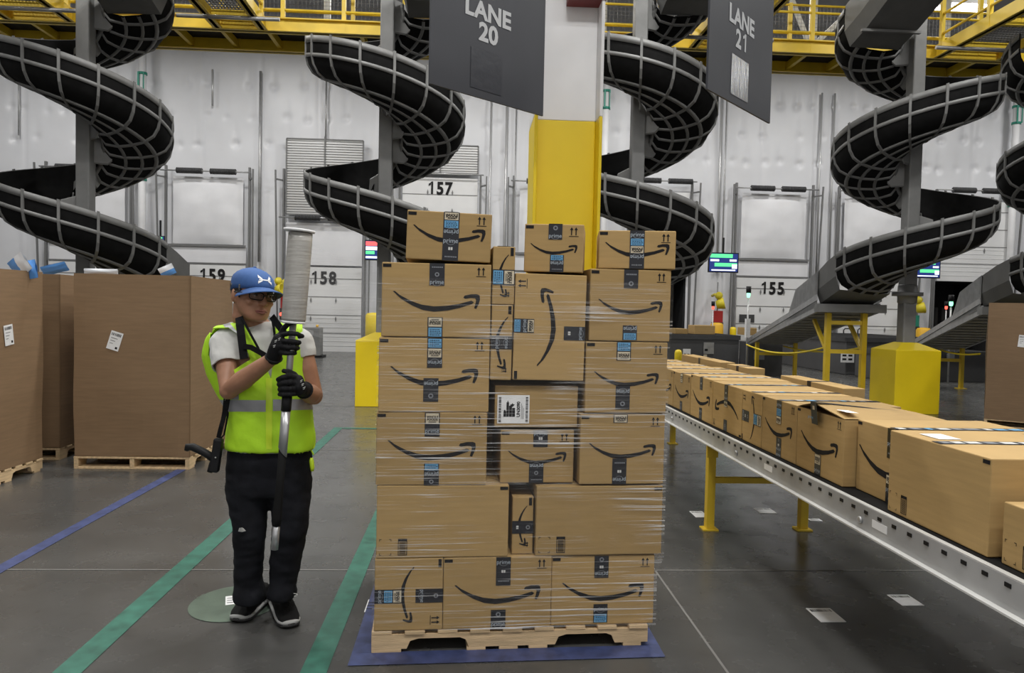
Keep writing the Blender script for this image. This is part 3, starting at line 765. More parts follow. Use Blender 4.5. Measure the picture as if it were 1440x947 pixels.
# things on and about the beds
def P3(px, py, Y): return pY(px, py, Y)
def plate(name, lab, cat, px0, py0, px1, py1, Y, mk, marks=0):
    a = P3(px0, py1, Y); c = P3(px1, py0, Y)
    t = thing(name, lab, cat, ((a.x + c.x) / 2, Y, a.z)); b = MB().m(mk); b.box((a.x, Y - .02, a.z), (c.x, Y, c.z)); b.build('plate', None, t, bevel=.004)
    w_, h_ = c.x - a.x, c.z - a.z; b = MB().m('ink')
    for k in range(marks):
        x0 = a.x + w_ * (.1 + .45 * (k % 2)); z0 = a.z + h_ * (.25 + .4 * (k // 2)); b.box((x0, Y - .023, z0), (x0 + w_ * .3, Y - .02, z0 + h_ * .2))
    if marks: b.build('print', None, t)
    return t
plate('notice_sign', 'white notice on the dark belt bed behind the leftmost boxes', 'notice', 960, 491, 971, 503, 18.95, 'paper', 2)
plate('control_panel', 'grey control box on the dark belt bed behind the leftmost boxes', 'control box', 989, 482, 1004, 498, 18.95, 'galv', 1)
plate('notice_sign', 'small cream notice below the grey control box', 'notice', 989, 499, 994, 507, 18.95, 'tape_cream', 1)
plate('notice_sign', 'white notice on the dark belt bed between the yellow ramp legs', 'notice', 1182, 497, 1201, 510, 19.25, 'paper', 4)
plate('notice_sign', 'pale notice on the black panel behind the ramp foot', 'notice', 1060, 494, 1075, 506, 18.25, 'tape_grey', 1)
plate('notice_sign', 'pale notice on the bed behind the right ramp stand', 'notice', 1331, 498, 1342, 508, 17.55, 'tape_grey', 1)
def block(name, lab, cat, px0, py0, px1, py1, Y, d, mk, bev=.03, extra=None):
    a = P3(px0, py1, Y); c = P3(px1, py0, Y)
    t = thing(name, lab, cat, ((a.x + c.x) / 2, Y + d / 2, a.z))
    b = MB().m(mk); b.box((a.x, Y, a.z), (c.x, Y + d, c.z)); b.build('body', None, t, bevel=bev)
    if extra: extra(t, a, c, Y)
    return t
def lid(t, a, c, Y):
    b = MB().m('yellow_dull'); b.box((a.x - .02, Y - .02, c.z - .06), (c.x + .02, Y + .3, c.z)); b.build('lid', None, t)
def bollard(lab, px, py0, Y, h=1.1, r=.13, mk='yellow', z0=0):
    p = P3(px, py0, Y); t = thing('bollard', lab, 'bollard', (p.x, Y, z0))
    b = MB().m(mk); b.lathe([(r, z0), (r, p.z - .08), (r * .8, p.z - .02), (r * .3, p.z)], (p.x, Y, 0), None, 14); b.build('post', None, t, smooth=False)
    b = MB().m('dark'); b.lathe([(r * 1.5, z0), (r * 1.5, z0 + .02)], (p.x, Y, 0), None, 14); b.build('foot_plate', None, t)
bollard('yellow bollard by the dock door left of the wrapped pallet', 527, 440, 23.0, r=.28)
bollard('orange yellow bollard beside the belt bed, left of door 155', 1008, 454, 24.85, r=.22, mk='orange')
bollard('small yellow bollard at the foot of door 155', 1031, 460, 24.9, r=.11)
bollard('orange yellow bollard left of the second open trailer', 1299, 461, 25.0, r=.24, mk='orange')
bollard('small yellow bollard right of the orange one at the second open trailer', 1322, 466, 25.0, r=.11)
bollard('low yellow post cap among the leftmost boxes', 954, 492, 18.0, r=.09)
bollard('yellow bollard between the ramp and the tall yellow leg', 1135, 467, 25.2, r=.14)
# hose pipe railing loops
t = thing('dock_rail', 'small dark tube rail on the belt bed at the door right of 155', 'rail', (14.2, 24.8, 1.0))
for px in (1186, 1206):
    a = P3(px, 474, 24.2); b = MB().m('dark'); b.tube([(a.x, 24.2, 1.002), (a.x, 24.2, a.z + .22), (a.x + .05, 24.2, a.z + .28), (a.x + .22, 24.2, a.z + .28), (a.x + .27, 24.2, a.z + .22), (a.x + .27, 24.2, 1.002)], .022, 8); b.build('loop', None, t)
# sagging yellow chains between ramp posts
def chain(lab, a, c, sag):
    a, c = V(a), V(c); b = MB().m('yellow'); pts = []
    for k in range(25):
        u = k / 24; p = a.lerp(c, u); p.z -= sag * 4 * u * (1 - u); pts.append(p)
    b.tube(pts, .018, 8); tag(b.build('safety_chain'), lab, 'chain')
chain('yellow chain sagging from the ramp foot to the tall yellow leg, lower one', P3(1050, 485, 17.0), P3(1166, 487, 12.62), .16)
chain('yellow chain sagging from the ramp foot to the tall yellow leg, upper one', P3(1102, 487, 17.0), P3(1214, 489, 12.55), .10)
chain('yellow chain sagging at the right ramp stand', P3(1322, 492, 15.9), P3(1378, 498, 14.0), .05)
# monitors
def monitor(lab, px0, py0, px1, py1, Y, red=False):
    a = P3(px0, py1, Y); c = P3(px1, py0, Y); w_, h_ = c.x - a.x, c.z - a.z
    t = thing('wall_monitor', lab, 'screen', ((a.x + c.x) / 2, Y, a.z))
    b = MB().m('black'); b.box((a.x, Y, a.z), (c.x, Y + .08, c.z)); b.bar(((a.x + c.x) / 2, Y + .06, c.z), ((a.x + c.x) / 2, Y + .06, c.z + .5), .05, .05); b.build('housing', None, t)
    def q(u0, v0, u1, v1, m_, e=.003):
        b.m(m_); y = Y - e; b.face([V((a.x + w_ * u0, y, a.z + h_ * v0)), V((a.x + w_ * u1, y, a.z + h_ * v0)), V((a.x + w_ * u1, y, a.z + h_ * v1)), V((a.x + w_ * u0, y, a.z + h_ * v1))])
    b = MB(); q(.03, .05, .97, .95, 'scr_navy')
    if red:
        q(.05, .72, .95, .93, 'scr_red', .005); q(.05, .5, .95, .68, 'scr_white', .005); q(.05, .3, .6, .46, 'scr_green', .005); q(.05, .1, .8, .2, 'scr_white', .005)
    else:
        q(.05, .74, .80, .93, 'scr_green', .005); q(.06, .56, .35, .66, 'scr_white', .005); q(.7, .56, .93, .66, 'scr_white', .005); q(.2, .30, .95, .48, 'scr_green', .005); q(.78, .2, .95, .42, 'scr_white', .007); q(.1, .09, .9, .15, 'scr_white', .005)
    b.build('screen', None, t)
monitor('lit screen with red and green bands behind the film roll, left of the stack', 513, 338, 536, 366, 24.5, True)
monitor('lit green and blue screen on the wall left of door 155', 996, 356, 1039, 383, 24.5)
monitor('lit green and blue screen beside the second open trailer', 1286, 366, 1323, 391, 24.5)
monitor('blue lit screen half hidden by the leftmost spiral chute', 218, 332, 231, 356, 24.5)
# stack lights on thin poles
def stack_light(lab, px, pt, Y, green, hh):
    p = P3(px, pt, Y); t = thing('signal_light', lab, 'signal light', (p.x, Y, 0))
    b = MB().m('galv'); b.tube([(p.x, Y, 0), (p.x, Y, p.z - .3)], .022, 8); b.build('pole', None, t)
    b = MB().m('black'); b.lathe([(.06, p.z - .16), (.06, p.z)], (p.x, Y, 0), None, 10); b.build('housing', None, t)
    b = MB().m('led_green' if green else 'led_red'); b.lathe([(.015, p.z - .27), (.035, p.z - .26), (.045, p.z - .21), (.04, p.z - .16), (.02, p.z - .16)], (p.x, Y, 0), None, 10); b.build('lens', None, t)
    if green: b = MB().m('paper'); b.box((p.x - .05, Y - .05, 1.0), (p.x + .05, Y + .05, 1.45)); b.build('tag', None, t)
stack_light('green lit signal light on a thin pole in front of door 155', 1053, 403, 17.6, True, 1)
stack_light('red signal light on a pole left of door 155', 1003, 424, 24.0, False, 1)
stack_light('green lit signal light on a thin pole at the second open trailer', 1338, 415, 17.2, True, 1)
stack_light('red signal light on a pole inside the second open trailer', 1331, 424, 24.0, False, 1)
# loading lamps on the door jambs, with control boxes under them
def dock_lamp(lab, px, py, Y, box_mk, lab2):
    p = P3(px, py, Y); t = thing('loading_lamp', lab, 'lamp', (p.x, Y, p.z))
    b = MB().m('yellow_dull'); ax = Matrix.Rotation(R(75), 3, 'Y') @ Matrix.Rotation(R(20), 3, 'X')
    b.lathe([(.02, -.12), (.14, -.10), (.17, .02), (.20, .16), (.16, .16), (.13, .04)], p, ax, 14); b.build('lamp_head', None, t)
    b = MB().m('yellow_dull'); b.tube([p, p + V((.06, .1, .22)), p + V((.03, .6, .34)), V((p.x, 25.8, p.z + .3))], .05, 8); b.build('arm', None, t)
    b = MB().m('yellow_dull'); q = p + V((-.02, .05, .28)); b.lathe([(.05, -.1), (.12, -.05), (.12, .08), (.05, .12)], q, Matrix.Rotation(R(60), 3, 'X'), 12); b.build('swivel', None, t)
    q = P3(px + 4, py + 30, Y); t = thing('dock_control_box', lab2, 'control box', (q.x, Y, q.z - .3))
    b = MB().m('dark'); b.box((q.x - .18, 25.45, q.z - .4), (q.x + .18, 25.65, q.z + .1)); b.build('cabinet', None, t)
    b = MB().m(box_mk); b.box((q.x - .15, 25.45, q.z + .1), (q.x + .16, 25.6, q.z + .5)); b.build('sign_plate', None, t)
    b = MB().m('led_red' if box_mk == 'red' else 'led_green'); b.lathe([(.0, -.05), (.06, -.03), (.06, .03)], (q.x - .12, 25.44, q.z - .1), Matrix.Rotation(R(90), 3, 'X'), 10); b.build('indicator', None, t)
    b = MB().m('track'); b.tube([(q.x, 25.6, q.z + .5), (q.x + .03, 25.7, q.z + 1.5)], .02, 6); b.build('conduit', None, t)
M['red_sign'] = mat('red_sign', (.50, .05, .09), .5)
dock_lamp('yellow swivel loading lamp left of door 155', 1012, 428, 25.0, 'red', 'dark control box with red plate left of door 155')
dock_lamp('yellow swivel loading lamp beside the person’s cap'.replace('’', "'"), 392, 408, 25.0, 'red', "dark control box with red plate behind the person's chin")
dock_lamp('yellow swivel loading lamp behind the post of the ramped spiral chute', 1293, 434, 25.0, 'green', 'control box with green plate behind the post of the ramped spiral chute')
# small cartons on the far belt
for k, (x0, y0, x1, y1) in enumerate(((975, 459, 1004, 471), (1046, 470, 1062, 480), (948, 463, 966, 470))):
    a = P3(x0, y1, 19.6); c_ = P3(x1, y0, 19.6); t = thing('small_carton', ('long low carton on the far belt, left of door 155', 'brown carton on the far belt beside the ramp foot', 'low carton on the far belt next to the wrapped stack')[k], 'carton', ((a.x + c_.x) / 2, 19.6, 1.0))
    b = MB().m('kraft'); b.box((a.x, 19.5, 1.0), (c_.x, 20.1, 1.0 + (c_.z - a.z))); b.build('carton_body', None, t, bevel=.01)
    b = MB().m('tape'); b.box((a.x, 19.77, 1.0 + (c_.z - a.z)), (c_.x, 19.83, 1.002 + (c_.z - a.z))); b.build('tape', None, t)
# fire main with green pipe markers
for px, lab in ((200, 'white vertical pipe with green bands on the wall behind the leftmost spiral chute'), (851, 'white vertical pipe with green bands on the wall right of the column'), (1428, 'white vertical pipe with green bands on the wall at the right edge')):
    x = P3(px, 200, 25.6).x; t = thing('wall_pipe', lab, 'pipe', (x, 25.6, 0))
    b = MB().m('white_paint'); b.tube([(x, 25.6, 0), (x, 25.6, 10.5)], .12, 12); b.build('pipe', None, t)
    for z in (8.5, 5.6):
        b = MB().m('green'); b.box((x - .10, 25.44, z), (x - .05, 25.47, z + .62)); b.box((x + .08, 25.44, z), (x + .11, 25.47, z + .62))
        for zz in (0, .58): b.lathe([(.15, z + zz - .03), (.15, z + zz + .05)], (x, 25.6, 0), None, 12)
        b.build('pipe_bracket', None, t)
# grey steel dock cabinet seen past the person's arm
a = P3(424, 497, 22.5); c_ = P3(449, 461, 22.5)
t = thing('dock_bumper_cabinet', "grey steel cabinet standing past the person's left arm", 'cabinet', ((a.x + c_.x) / 2, 22.7, 0))
b = MB().m('grey_steel'); b.box((a.x, 22.5, .05), (c_.x, 23.1, c_.z)); b.build('body', None, t, bevel=.02)
b = MB().m('black'); b.box((a.x + .05, 22.45, 0), (c_.x + .1, 23.1, .06)); b.build('plinth', None, t)
b = MB().m('orange'); b.lathe([(.04, c_.z), (.04, c_.z + .08)], (c_.x - .1, 22.7, 0), None, 10); b.build('warning_cap', None, t)
# ================================================================ cartons
SW = [(97, 345), (130, 375), (175, 402), (220, 420), (265, 426), (320, 420), (370, 408), (420, 391), (428, 384), (417, 377), (370, 391), (320, 400), (265, 404), (215, 398), (170, 383), (125, 360), (105, 344)]
AR = [(384, 366), (389, 357), (415, 351), (440, 350), (451, 355), (453, 372), (447, 392), (438, 411), (429, 408), (434, 390), (437, 374), (432, 367), (415, 366), (393, 370)]
SW = [((x - 275) / 356, (388 - y) / 356) for x, y in SW]; AR = [((x - 275) / 356, (388 - y) / 356) for x, y in AR]
def tess(mb, pts, fr):                                   # concave outline filled by fan-free triangulation
    from mathutils.geometry import tessellate_polygon
    o, x, y = fr; P = [o + x * a + y * b for a, b in pts]
    vs = [mb.bm.verts.new(p) for p in P]
    for tri in tessellate_polygon([[V((a, b, 0)) for a, b in pts]]):
        try:
            f = mb.bm.faces.new([vs[i] for i in tri]); f.material_index = mb.mi
        except ValueError: pass
def carton(label, name, mx, w, d, h, art=True, rot=0, tapes=(), group=None, smile=.80, sy=.47, marks=True, blank=False, toptape=True, wrinkle=0, cat='carton', flap=False, clip=False, corner=True, extra=None, shift=0):
    """front face looks along -y of mx; rot turns the printed art on the face (0, 90, 180, -90)"""
    t = bpy.data.objects.new(name, None); C.objects.link(t); t.matrix_world = mx
    t['label'] = label; t['category'] = cat
    if group: t['group'] = group
    WM[t.name] = mx
    b = MB().m('kraft'); N = 6
    b.box((-w / 2, 0, 0), (w / 2, d, h - (.0 if not flap else 0)))
    bmesh.ops.subdivide_edges(b.bm, edges=b.bm.edges[:], cuts=3, use_grid_fill=True)
    rs = random.Random(label)
    for v in b.bm.verts:
        p = v.co; q = noise.noise_vector(p * 5 + V((rs.random() * 0 + len(label) * 3.1, w * 50, 0)))
        on = (abs(abs(p.x) - w / 2) < 1e-4) + (p.y < 1e-4 or p.y > d - 1e-4) + (p.z < 1e-4 or p.z > h - 1e-4)
        if on == 1 and p.y > 1e-4 and p.z > 1e-4: v.co = p + q * .002
    b.build('carton_body', None, t, world=False, bevel=.004)
    X, Z = V((1, 0, 0)), V((0, 0, 1)); ctr = V((0, -.0012, h / 2))
    a = R(rot); ax = X * math.cos(a) + Z * math.sin(a); ay = -X * math.sin(a) + Z * math.cos(a)
    Wd, Hd = (w, h) if rot in (0, 180) else (h, w)       # size of the art along its own axes
    nrm = V((0, -1, 0))
    if art and not blank:
        b = MB().m('ink'); s_ = Wd * smile
        fr = (ctr + ay * (Hd * (sy - .5)) + ax * (shift * Wd) + nrm * .0, ax * s_, ay * s_); tess(b, SW, fr)
        if clip: bmesh.ops.bisect_plane(b.bm, geom=b.bm.verts[:] + b.bm.edges[:] + b.bm.faces[:], plane_co=V((w / 2 - .002, 0, 0)), plane_no=V((1, 0, 0)), clear_outer=True)
        else: tess(b, AR, fr)
        b.build('printed_arrow', None, t, world=False)
    if marks:
        b = MB().m('ink')
        if not blank:
            q = ctr + ax * (Wd * .5 - .045) + ay * (Hd * .5 - .03)
            u = min(.018, Hd * .1)
            for k in (-1, 1):
                c0 = q + ax * (k * u * .55)
                b.poly([(-.0025, -u), (.0025, -u), (.0025, u * .4), (-.0025, u * .4)], (c0, ax, ay)); b.poly([(-.008, u * .3), (.008, u * .3), (0, u)], (c0, ax, ay))
            b.poly([(-u * 1.2, -u * 1.35), (u * 1.2, -u * 1.35), (u * 1.2, -u * 1.2), (-u * 1.2, -u * 1.2)], (q, ax, ay))
        if not blank: b.build('handling_marks', None, t, world=False); b = MB().m('ink')
        if corner:
            q = ctr + ax * ((-1 if not blank else 1) * (Wd * .5 - .022)) + ay * (Hd * .5 - .014)
            b.poly([(-.018, -.007), (.018, -.007), (.018, .007), (-.018, .007)], (q, ax, ay))
        if blank:
            b.build('corner_mark', None, t, world=False); b = MB().m('ink')
        if blank:                                        # makers' certificate block and register brackets
            q = ctr + ax * (-Wd * .5 + .115) + ay * (-Hd * .5 + .05)
            x0, x1, y0, y1 = -.02, .02, -.037, .037
            for e in ((x0, y0, x1, y0 + .003), (x0, y1 - .003, x1, y1), (x0, y0, x0 + .003, y1), (x1 - .003, y0, x1, y1), (x0, y1 - .012, x1, y1)): b.poly([(e[0], e[1]), (e[2], e[1]), (e[2], e[3]), (e[0], e[3])], (q, ax, ay))
            yy = y0 + .006
            while yy < y1 - .015: b.poly([(x0 + .006, yy), (x1 - .006, yy), (x1 - .006, yy + .0022), (x0 + .006, yy + .0022)], (q, ax, ay)); yy += .0042
            b.build('certificate_mark', None, t, world=False); b = MB().m('ink')
            q = ctr + ax * (-Wd * .5 + .04) + ay * (-Hd * .5 + .05)
            for sx in (-1, 1):
                for sz in (-1, 1):
                    c0 = q + ax * (sx * .026) + ay * (sz * .036)
                    b.poly([(0, 0), (-sx * .010, 0), (-sx * .010, -sz * .0022), (0, -sz * .0022)], (c0, ax, ay)); b.poly([(0, 0), (-sx * .0022, 0), (-sx * .0022, -sz * .010), (0, -sz * .010)], (c0, ax, ay))
        b.build('register_marks' if blank else 'corner_mark', None, t, world=False)
    for tp in tapes:
        uc, v0, v1, el = tp[:4]; tw = tp[4] if len(tp) > 4 else .066
        tape_strip(t, ctr + nrm * .0006, ax, ay, Wd, Hd, uc, v0, v1, el, tw)
    if toptape:
        uc = tapes[0][0] if tapes else .5
        b = MB(); o = V((-w / 2 + (uc if rot == 0 else .5) * w, .0, h + .0022)); L = d
        b.m('tape').poly([(-.03, .002), (.03, .002), (.03, L), (-.03, L)], (o, X, V((0, 1, 0))))
        y = .02; rr = random.Random(w * 7 + h)
        while y < L - .06:
            k = rr.choice(('tape_white', 'tape_grey', 'tape_blue', 'tape_grey', 'tape_white')); q = rr.uniform(.025, .06)
            b.m(k).poly([(-.02, y), (.02, y), (.02, y + q), (-.02, y + q)], (o + Z * .0006, X, V((0, 1, 0)))); y += q + rr.uniform(.012, .03)
        b.build('top_tape', None, t, world=False)
    if extra: extra(t)
    return t
def tape_strip(t, ctr, ax, ay, Wd, Hd, uc, v0, v1, el, tw):
    """v measured down from the top edge, 0..1; el: letters of the printed panels from the top down (lower case = upside down)"""
    top = .5 - v0; bot = .5 - v1
    o = ctr + ax * ((uc - .5) * Wd); L = (top - bot) * Hd
    b = MB(); b.m('tape').poly([(-tw / 2, bot * Hd), (tw / 2, bot * Hd), (tw / 2, top * Hd), (-tw / 2, top * Hd)], (o, ax, ay))
    nz = ax.cross(ay).normalized() * .0009
    n = max(1, len(el)); st = L / n
    for k, c in enumerate(el):
        yc = top * Hd - st * (k + .5); p = o + ay * yc + nz
        sx, sy_ = (ax, ay) if c.isupper() else (-ax, -ay)
        c = c.upper(); hw = tw * .43; hh = st * .44
        if c == 'P':
            b.m('tape_text').text('prime', tw * .40, (p, sx, sy_), bold=False)
            b.m('tape_grey'); m_ = 8
            for q in range(m_):
                a0, a1 = PI * 1.15 + PI * .7 * q / m_, PI * 1.15 + PI * .7 * (q + 1) / m_
                r0, r1 = tw * .33, tw * .36; c0 = p + sy_ * tw * .08
                b.poly([(r0 * math.cos(a0), r0 * math.sin(a0)), (r1 * math.cos(a0), r1 * math.sin(a0)), (r1 * math.cos(a1), r1 * math.sin(a1)), (r0 * math.cos(a1), r0 * math.sin(a1))][::-1], (c0, sx, sy_))
        elif c == 'L':
            b.m('tape_blue').poly([(-hw, -hh), (hw, -hh), (hw, hh), (-hw, hh)], (p, ax, ay))
            b.m('ink'); rr = random.Random(k * 3 + 1)
            for q in range(4):
                y = hh * (.62 - .42 * q); x = -hw * .8
                while x < hw * .7:
                    l = rr.uniform(.12, .3) * hw; b.poly([(x, y - hh * .09), (x + l, y - hh * .09), (x + l, y + hh * .09), (x, y + hh * .09)], (p + nz, sx, sy_)); x += l + hw * .1
        elif c == 'W':
            b.m('tape_cream').poly([(-hw, -hh), (hw, -hh), (hw, hh), (-hw, hh)], (p, ax, ay))
            b.m('ink').text('WHOLE', tw * .215, (p + nz + sy_ * hh * .30, sx, sy_), bold=True); b.text('FOODS', tw * .215, (p + nz - sy_ * hh * .18, sx, sy_), bold=True)
            b.poly([(-hw * .6, -hh * .72), (hw * .6, -hh * .72), (hw * .6, -hh * .58), (-hw * .6, -hh * .58)], (p + nz, sx, sy_))
        elif c == 'O':
            b.m('tape_grey'); m_ = 14; r1 = min(tw * .17, hh * .7); r0 = r1 * .5
            for q in range(m_):
                a0, a1 = 2 * PI * q / m_, 2 * PI * (q + 1) / m_
                b.poly([(r0 * math.cos(a0), r0 * math.sin(a0)), (r1 * math.cos(a0), r1 * math.sin(a0)), (r1 * math.cos(a1), r1 * math.sin(a1)), (r0 * math.cos(a1), r0 * math.sin(a1))], (p, sx, sy_))
        elif c == 'T':
            b.m('tape_grey'); x = -hw * .8; rr = random.Random(k + 5)
            while x < hw * .75:
                l = rr.uniform(.1, .25) * hw; b.poly([(x, -hh * .2), (x + l, -hh * .2), (x + l, hh * .15), (x, hh * .15)], (p, sx, sy_)); x += l + hw * .07
        elif c == 'B':                                    # little parcel pictogram
            b.m('tape_white'); q = tw * .13; b.poly([(-q, -q * .7), (q, -q * .7), (q, q * .7), (-q, q * .7)], (p, sx, sy_)); b.m('tape').poly([(-q * .12, -q * .7), (q * .12, -q * .7), (q * .12, q * .7), (-q * .12, q * .7)], (p + nz, sx, sy_))
    b.build('tape', None, t, world=False)

# ---------------------------------------------------------------- wrapped pallet
PO, PA = V((-.405, 3.267, 0)), R(3.2)
PM = Matrix.Translation(PO) @ Matrix.Rotation(PA, 4, 'Z')
def pallet(label, mx, L=1.22, D=1.02, mk='wood', grp=None, notched=True, nst=3, front='stringer'):
    t = bpy.data.objects.new('wooden_pallet', None); C.objects.link(t); t.matrix_world = mx; t['label'] = label; t['category'] = 'pallet'; WM[t.name] = mx
    if grp: t['group'] = grp
    for k in range(nst):
        y = D * k / (nst - 1) - (.038 * k / (nst - 1)); b = MB().m(mk)
        z0, z1 = .018, .082
        prof = [(0, z0), (.15, z0), (.165, z0 + .035), (.20, z0 + .045), (.38, z0 + .045), (.405, z0 + .035), (.42, z0), (.80, z0), (.815, z0 + .035), (.85, z0 + .045), (1.03, z0 + .045), (1.055, z0 + .035), (1.07, z0), (1.22, z0), (1.22, z1), (0, z1)]
        prof = [(x * L / 1.22, z) for x, z in prof]
        tess2 = [V((x, y, z)) for x, z in prof]; back = [V((x, y + .038, z)) for x, z in prof]
        b.loft([tess2, back], cap=False, smooth=False)
        from mathutils.geometry import tessellate_polygon
        for pts in (tess2, back):
            vs = [b.bm.verts.new(p) for p in pts]
            for tri in tessellate_polygon([[V((p.x, p.z, 0)) for p in pts]]): b.bm.faces.new([vs[i] for i in tri])
        b.build('stringer', None, t, world=False, weld=True)
    n = 9
    for k in range(n):
        x = (L - .09) * k / (n - 1); b = MB().m(mk); rr = random.Random(k)
        b.box((x, -.004 + rr.uniform(-.006, .004), .083), (x + .088, D + .004, .0985)); b.build('deck_board', None, t, world=False, bevel=.002)
    for k, x in enumerate((0, .42, .565, .70, L - .115)):
        b = MB().m(mk); b.box((x, .0, .0), (x + (.13 if k == 0 else .085), D, .017)); b.build('bottom_board', None, t, world=False, bevel=.002)
    return t
pallet('pale wooden pallet with notched stringers under the film-wrapped stack', PM @ Matrix.Translation((.0, 0, 0)), 1.25, 1.02, 'wood_new')
def sm(x0, x1, z, y=0, rz=0, tilt=0): return PM @ Matrix.Translation(((x0 + x1) / 2, y, z)) @ Matrix.Rotation(R(rz), 4, 'Z') @ Matrix.Rotation(R(tilt), 4, 'Y')
G = 'cartons on the wrapped pallet'
Z1, Z2, Z3, Z4, Z5, Z6 = .100, .424, .748, 1.072, 1.398, 1.722
hb = .322
def bx(label, x0, x1, z0, h, d=.5, y=0, rz=0, tilt=0, **k):
    return carton(label, 'carton', sm(x0, x1, z0, y, rz, tilt), x1 - x0, d, h, group=G, **k)
bx('carton on its side with a downward black arrow, bottom left of the wrapped stack', .010, .309, Z1, hb, rot=-90, tapes=[(.52, 0, .40, 'OP', .062), (.52, .60, 1, 'WLp', .062)], toptape=False, smile=.78)
bx('smile-arrow carton at the centre of the bottom row of the wrapped stack', .311, .796, Z1, hb, tapes=[(.55, 0, .40, 'PBT'), (.51, .74, 1, 'OP')], toptape=False)
bx('smile-arrow carton at the right end of the bottom row of the wrapped stack', .798, 1.276, Z1, hb - .004, y=.008, tapes=[(.48, 0, .32, 'OBp'), (.48, .70, .97, 'PL')], toptape=False)
bx('long blank carton at the left of the second row up', .014, .596, Z2, hb, blank=True, toptape=False)
bx('small upright carton in the gap between the two long blank cartons', .616, .712, Z2, .262, y=.03, d=.3, rot=-90, tapes=[(.53, 0, 1, 'OB', .058)], toptape=False, smile=.7)
bx('long blank carton at the right of the second row up', .720, 1.303, Z2, hb - .006, blank=True, toptape=False)
bx('smile-arrow carton at the left of the third row up, streaked with film', .008, .492, Z3, hb, rz=-.3, tapes=[(.50, 0, .33, 'WP'), (.50, .70, 1, 'LpO')], toptape=False)
bx('small smile-arrow carton set in the dark recess of the third row', .557, .892, Z3, .240, y=.035, d=.42, tapes=[(.54, 0, .32, 'PBT'), (.49, .62, 1, 'pOT')], toptape=False)
bx('smile-arrow carton at the right of the third row up', .912, 1.304, Z3, hb - .004, tapes=[(.47, 0, .12, 'W'), (.47, .63, 1, 'TBp')], toptape=False, rz=.4)
def un_label(t):
    w, h = .378, .188; b = MB().m('paper'); o = V((-w / 2 + .012, -.0016, .018)); X, Z = V((1, 0, 0)), V((0, 0, 1))
    b.poly([(0, 0), (.145, 0), (.145, .128), (0, .128)], (o, X, Z)); o2 = o + V((0, -.0008, 0)); b.m('ink')
    for x in (.006, .128):
        y = .006; rr = random.Random(int(x * 1000))
        while y < .12: q = rr.choice((.0015, .003, .0045)); b.poly([(x, y), (x + .011, y), (x + .011, y + q), (x, y + q)], (o2, X, Z)); y += q + rr.choice((.0018, .003))
    for r in ((.028, .03, .04, .055), (.041, .03, .052, .095), (.053, .03, .066, .080), (.067, .03, .080, .070), (.045, .095, .049, .102), (.03, .055, .037, .061), (.058, .08, .062, .086)): b.poly([(r[0], r[1]), (r[2], r[1]), (r[2], r[3]), (r[0], r[3])], (o2, X, Z))
    b.poly([(.045, .082), (.056, .070), (.067, .082), (.060, .082), (.056, .088), (.052, .082)], (o2 + X * .012 + Z * .004, X, Z))
    b.text('UN3090', .020, (o2 + V((.095, 0, .064)), Z, -X), bold=True)
    for k in range(3): b.poly([(.108 + k * .005, .02), (.1095 + k * .005, .02), (.1095 + k * .005, .09 - .01 * k), (.108 + k * .005, .09 - .01 * k)], (o2, X, Z))
    b.build('battery_label', None, t, world=False)
bx('recessed carton with a white battery hazard label, middle of the stack', .527, .905, 1.000, .188, y=.035, d=.42, blank=True, toptape=False, marks=False, extra=un_label)
bx('smile-arrow carton at the left of the fourth row up, heavily streaked', .014, .497, Z4, hb + .003, rz=.8, tapes=[(.50, 0, .40, 'LWp'), (.47, .54, .86, 'pO')], toptape=False)
bx('smile-arrow carton at the right of the fourth row up', .930, 1.306, Z4, hb, tapes=[(.46, 0, .26, 'LW'), (.46, .62, .95, 'pO')], toptape=False, rz=-.5)
bx('smile-arrow carton at the left of the fifth row up', .022, .497, Z5 + .004, hb, rz=-.5, tapes=[(.50, 0, .30, 'TOP'), (.49, .73, 1, 'wL')], toptape=True)
bx('smile-arrow carton at the right of the fifth row up', .942, 1.314, Z5, hb, tapes=[(.50, 0, .26, 'TO'), (.50, .78, .985, 'pL')], toptape=True)
bx('tall carton with a big upright arrow, middle of the stack', .600, .922, 1.216, .474, d=.45, y=.004, tilt=.6, rot=90, tapes=[(.51, 0, .28, 'LPW', .062), (.45, .70, 1, 'BP', .062)], toptape=True, sy=.53, smile=.74)
bx('narrow upright carton left of the tall carton, lower of two', .500, .594, 1.216, .333, d=.4, tilt=.5, rot=-90, tapes=[(.50, 0, 1, 'Pp', .058)], toptape=False, smile=.70)
bx('narrow upright carton left of the tall carton, upper of two', .502, .600, 1.551, .255, d=.4, tilt=.4, rot=-90, tapes=[(.53, 0, 1, 'WL', .068)], toptape=True, smile=.74)
bx('smile-arrow carton alone on the top left of the stack', .122, .492, Z6 + .016, .212, d=.34, y=.01, tilt=1.4, tapes=[(.52, 0, 1, 'WLpPBT', .070)], smile=.86, sy=.52)
bx('smile-arrow carton on top of the tall carton, middle of the stack top', .645, .910, 1.702, .214, d=.32, y=.035, rz=-13, tilt=.6, tapes=[(.52, 0, .32, 'OP', .062), (.56, .64, 1, 'LpT', .062)], smile=.80)
bx('smile-arrow carton at the right on the stack top', .985, 1.330, Z6 + .004, .172, d=.32, y=.02, rz=-11, tapes=[(.50, 0, 1, 'PLWpT', .066)], smile=.84, sy=.48)
# back layer of the pallet load, added to darken the gaps it shows through
for z, h, cut in ((Z1, hb, .64), (Z2, hb, .60), (Z3, hb, .66), (Z4, hb, .62), (Z5, .31, .64)):
    for x0, x1 in ((.02, cut - .004), (cut, 1.275)):
        bx('plain carton in the hidden back layer of the wrapped stack', x0, x1, z, h - .004, d=.46, y=.545, art=False, marks=False, toptape=(z == Z5))
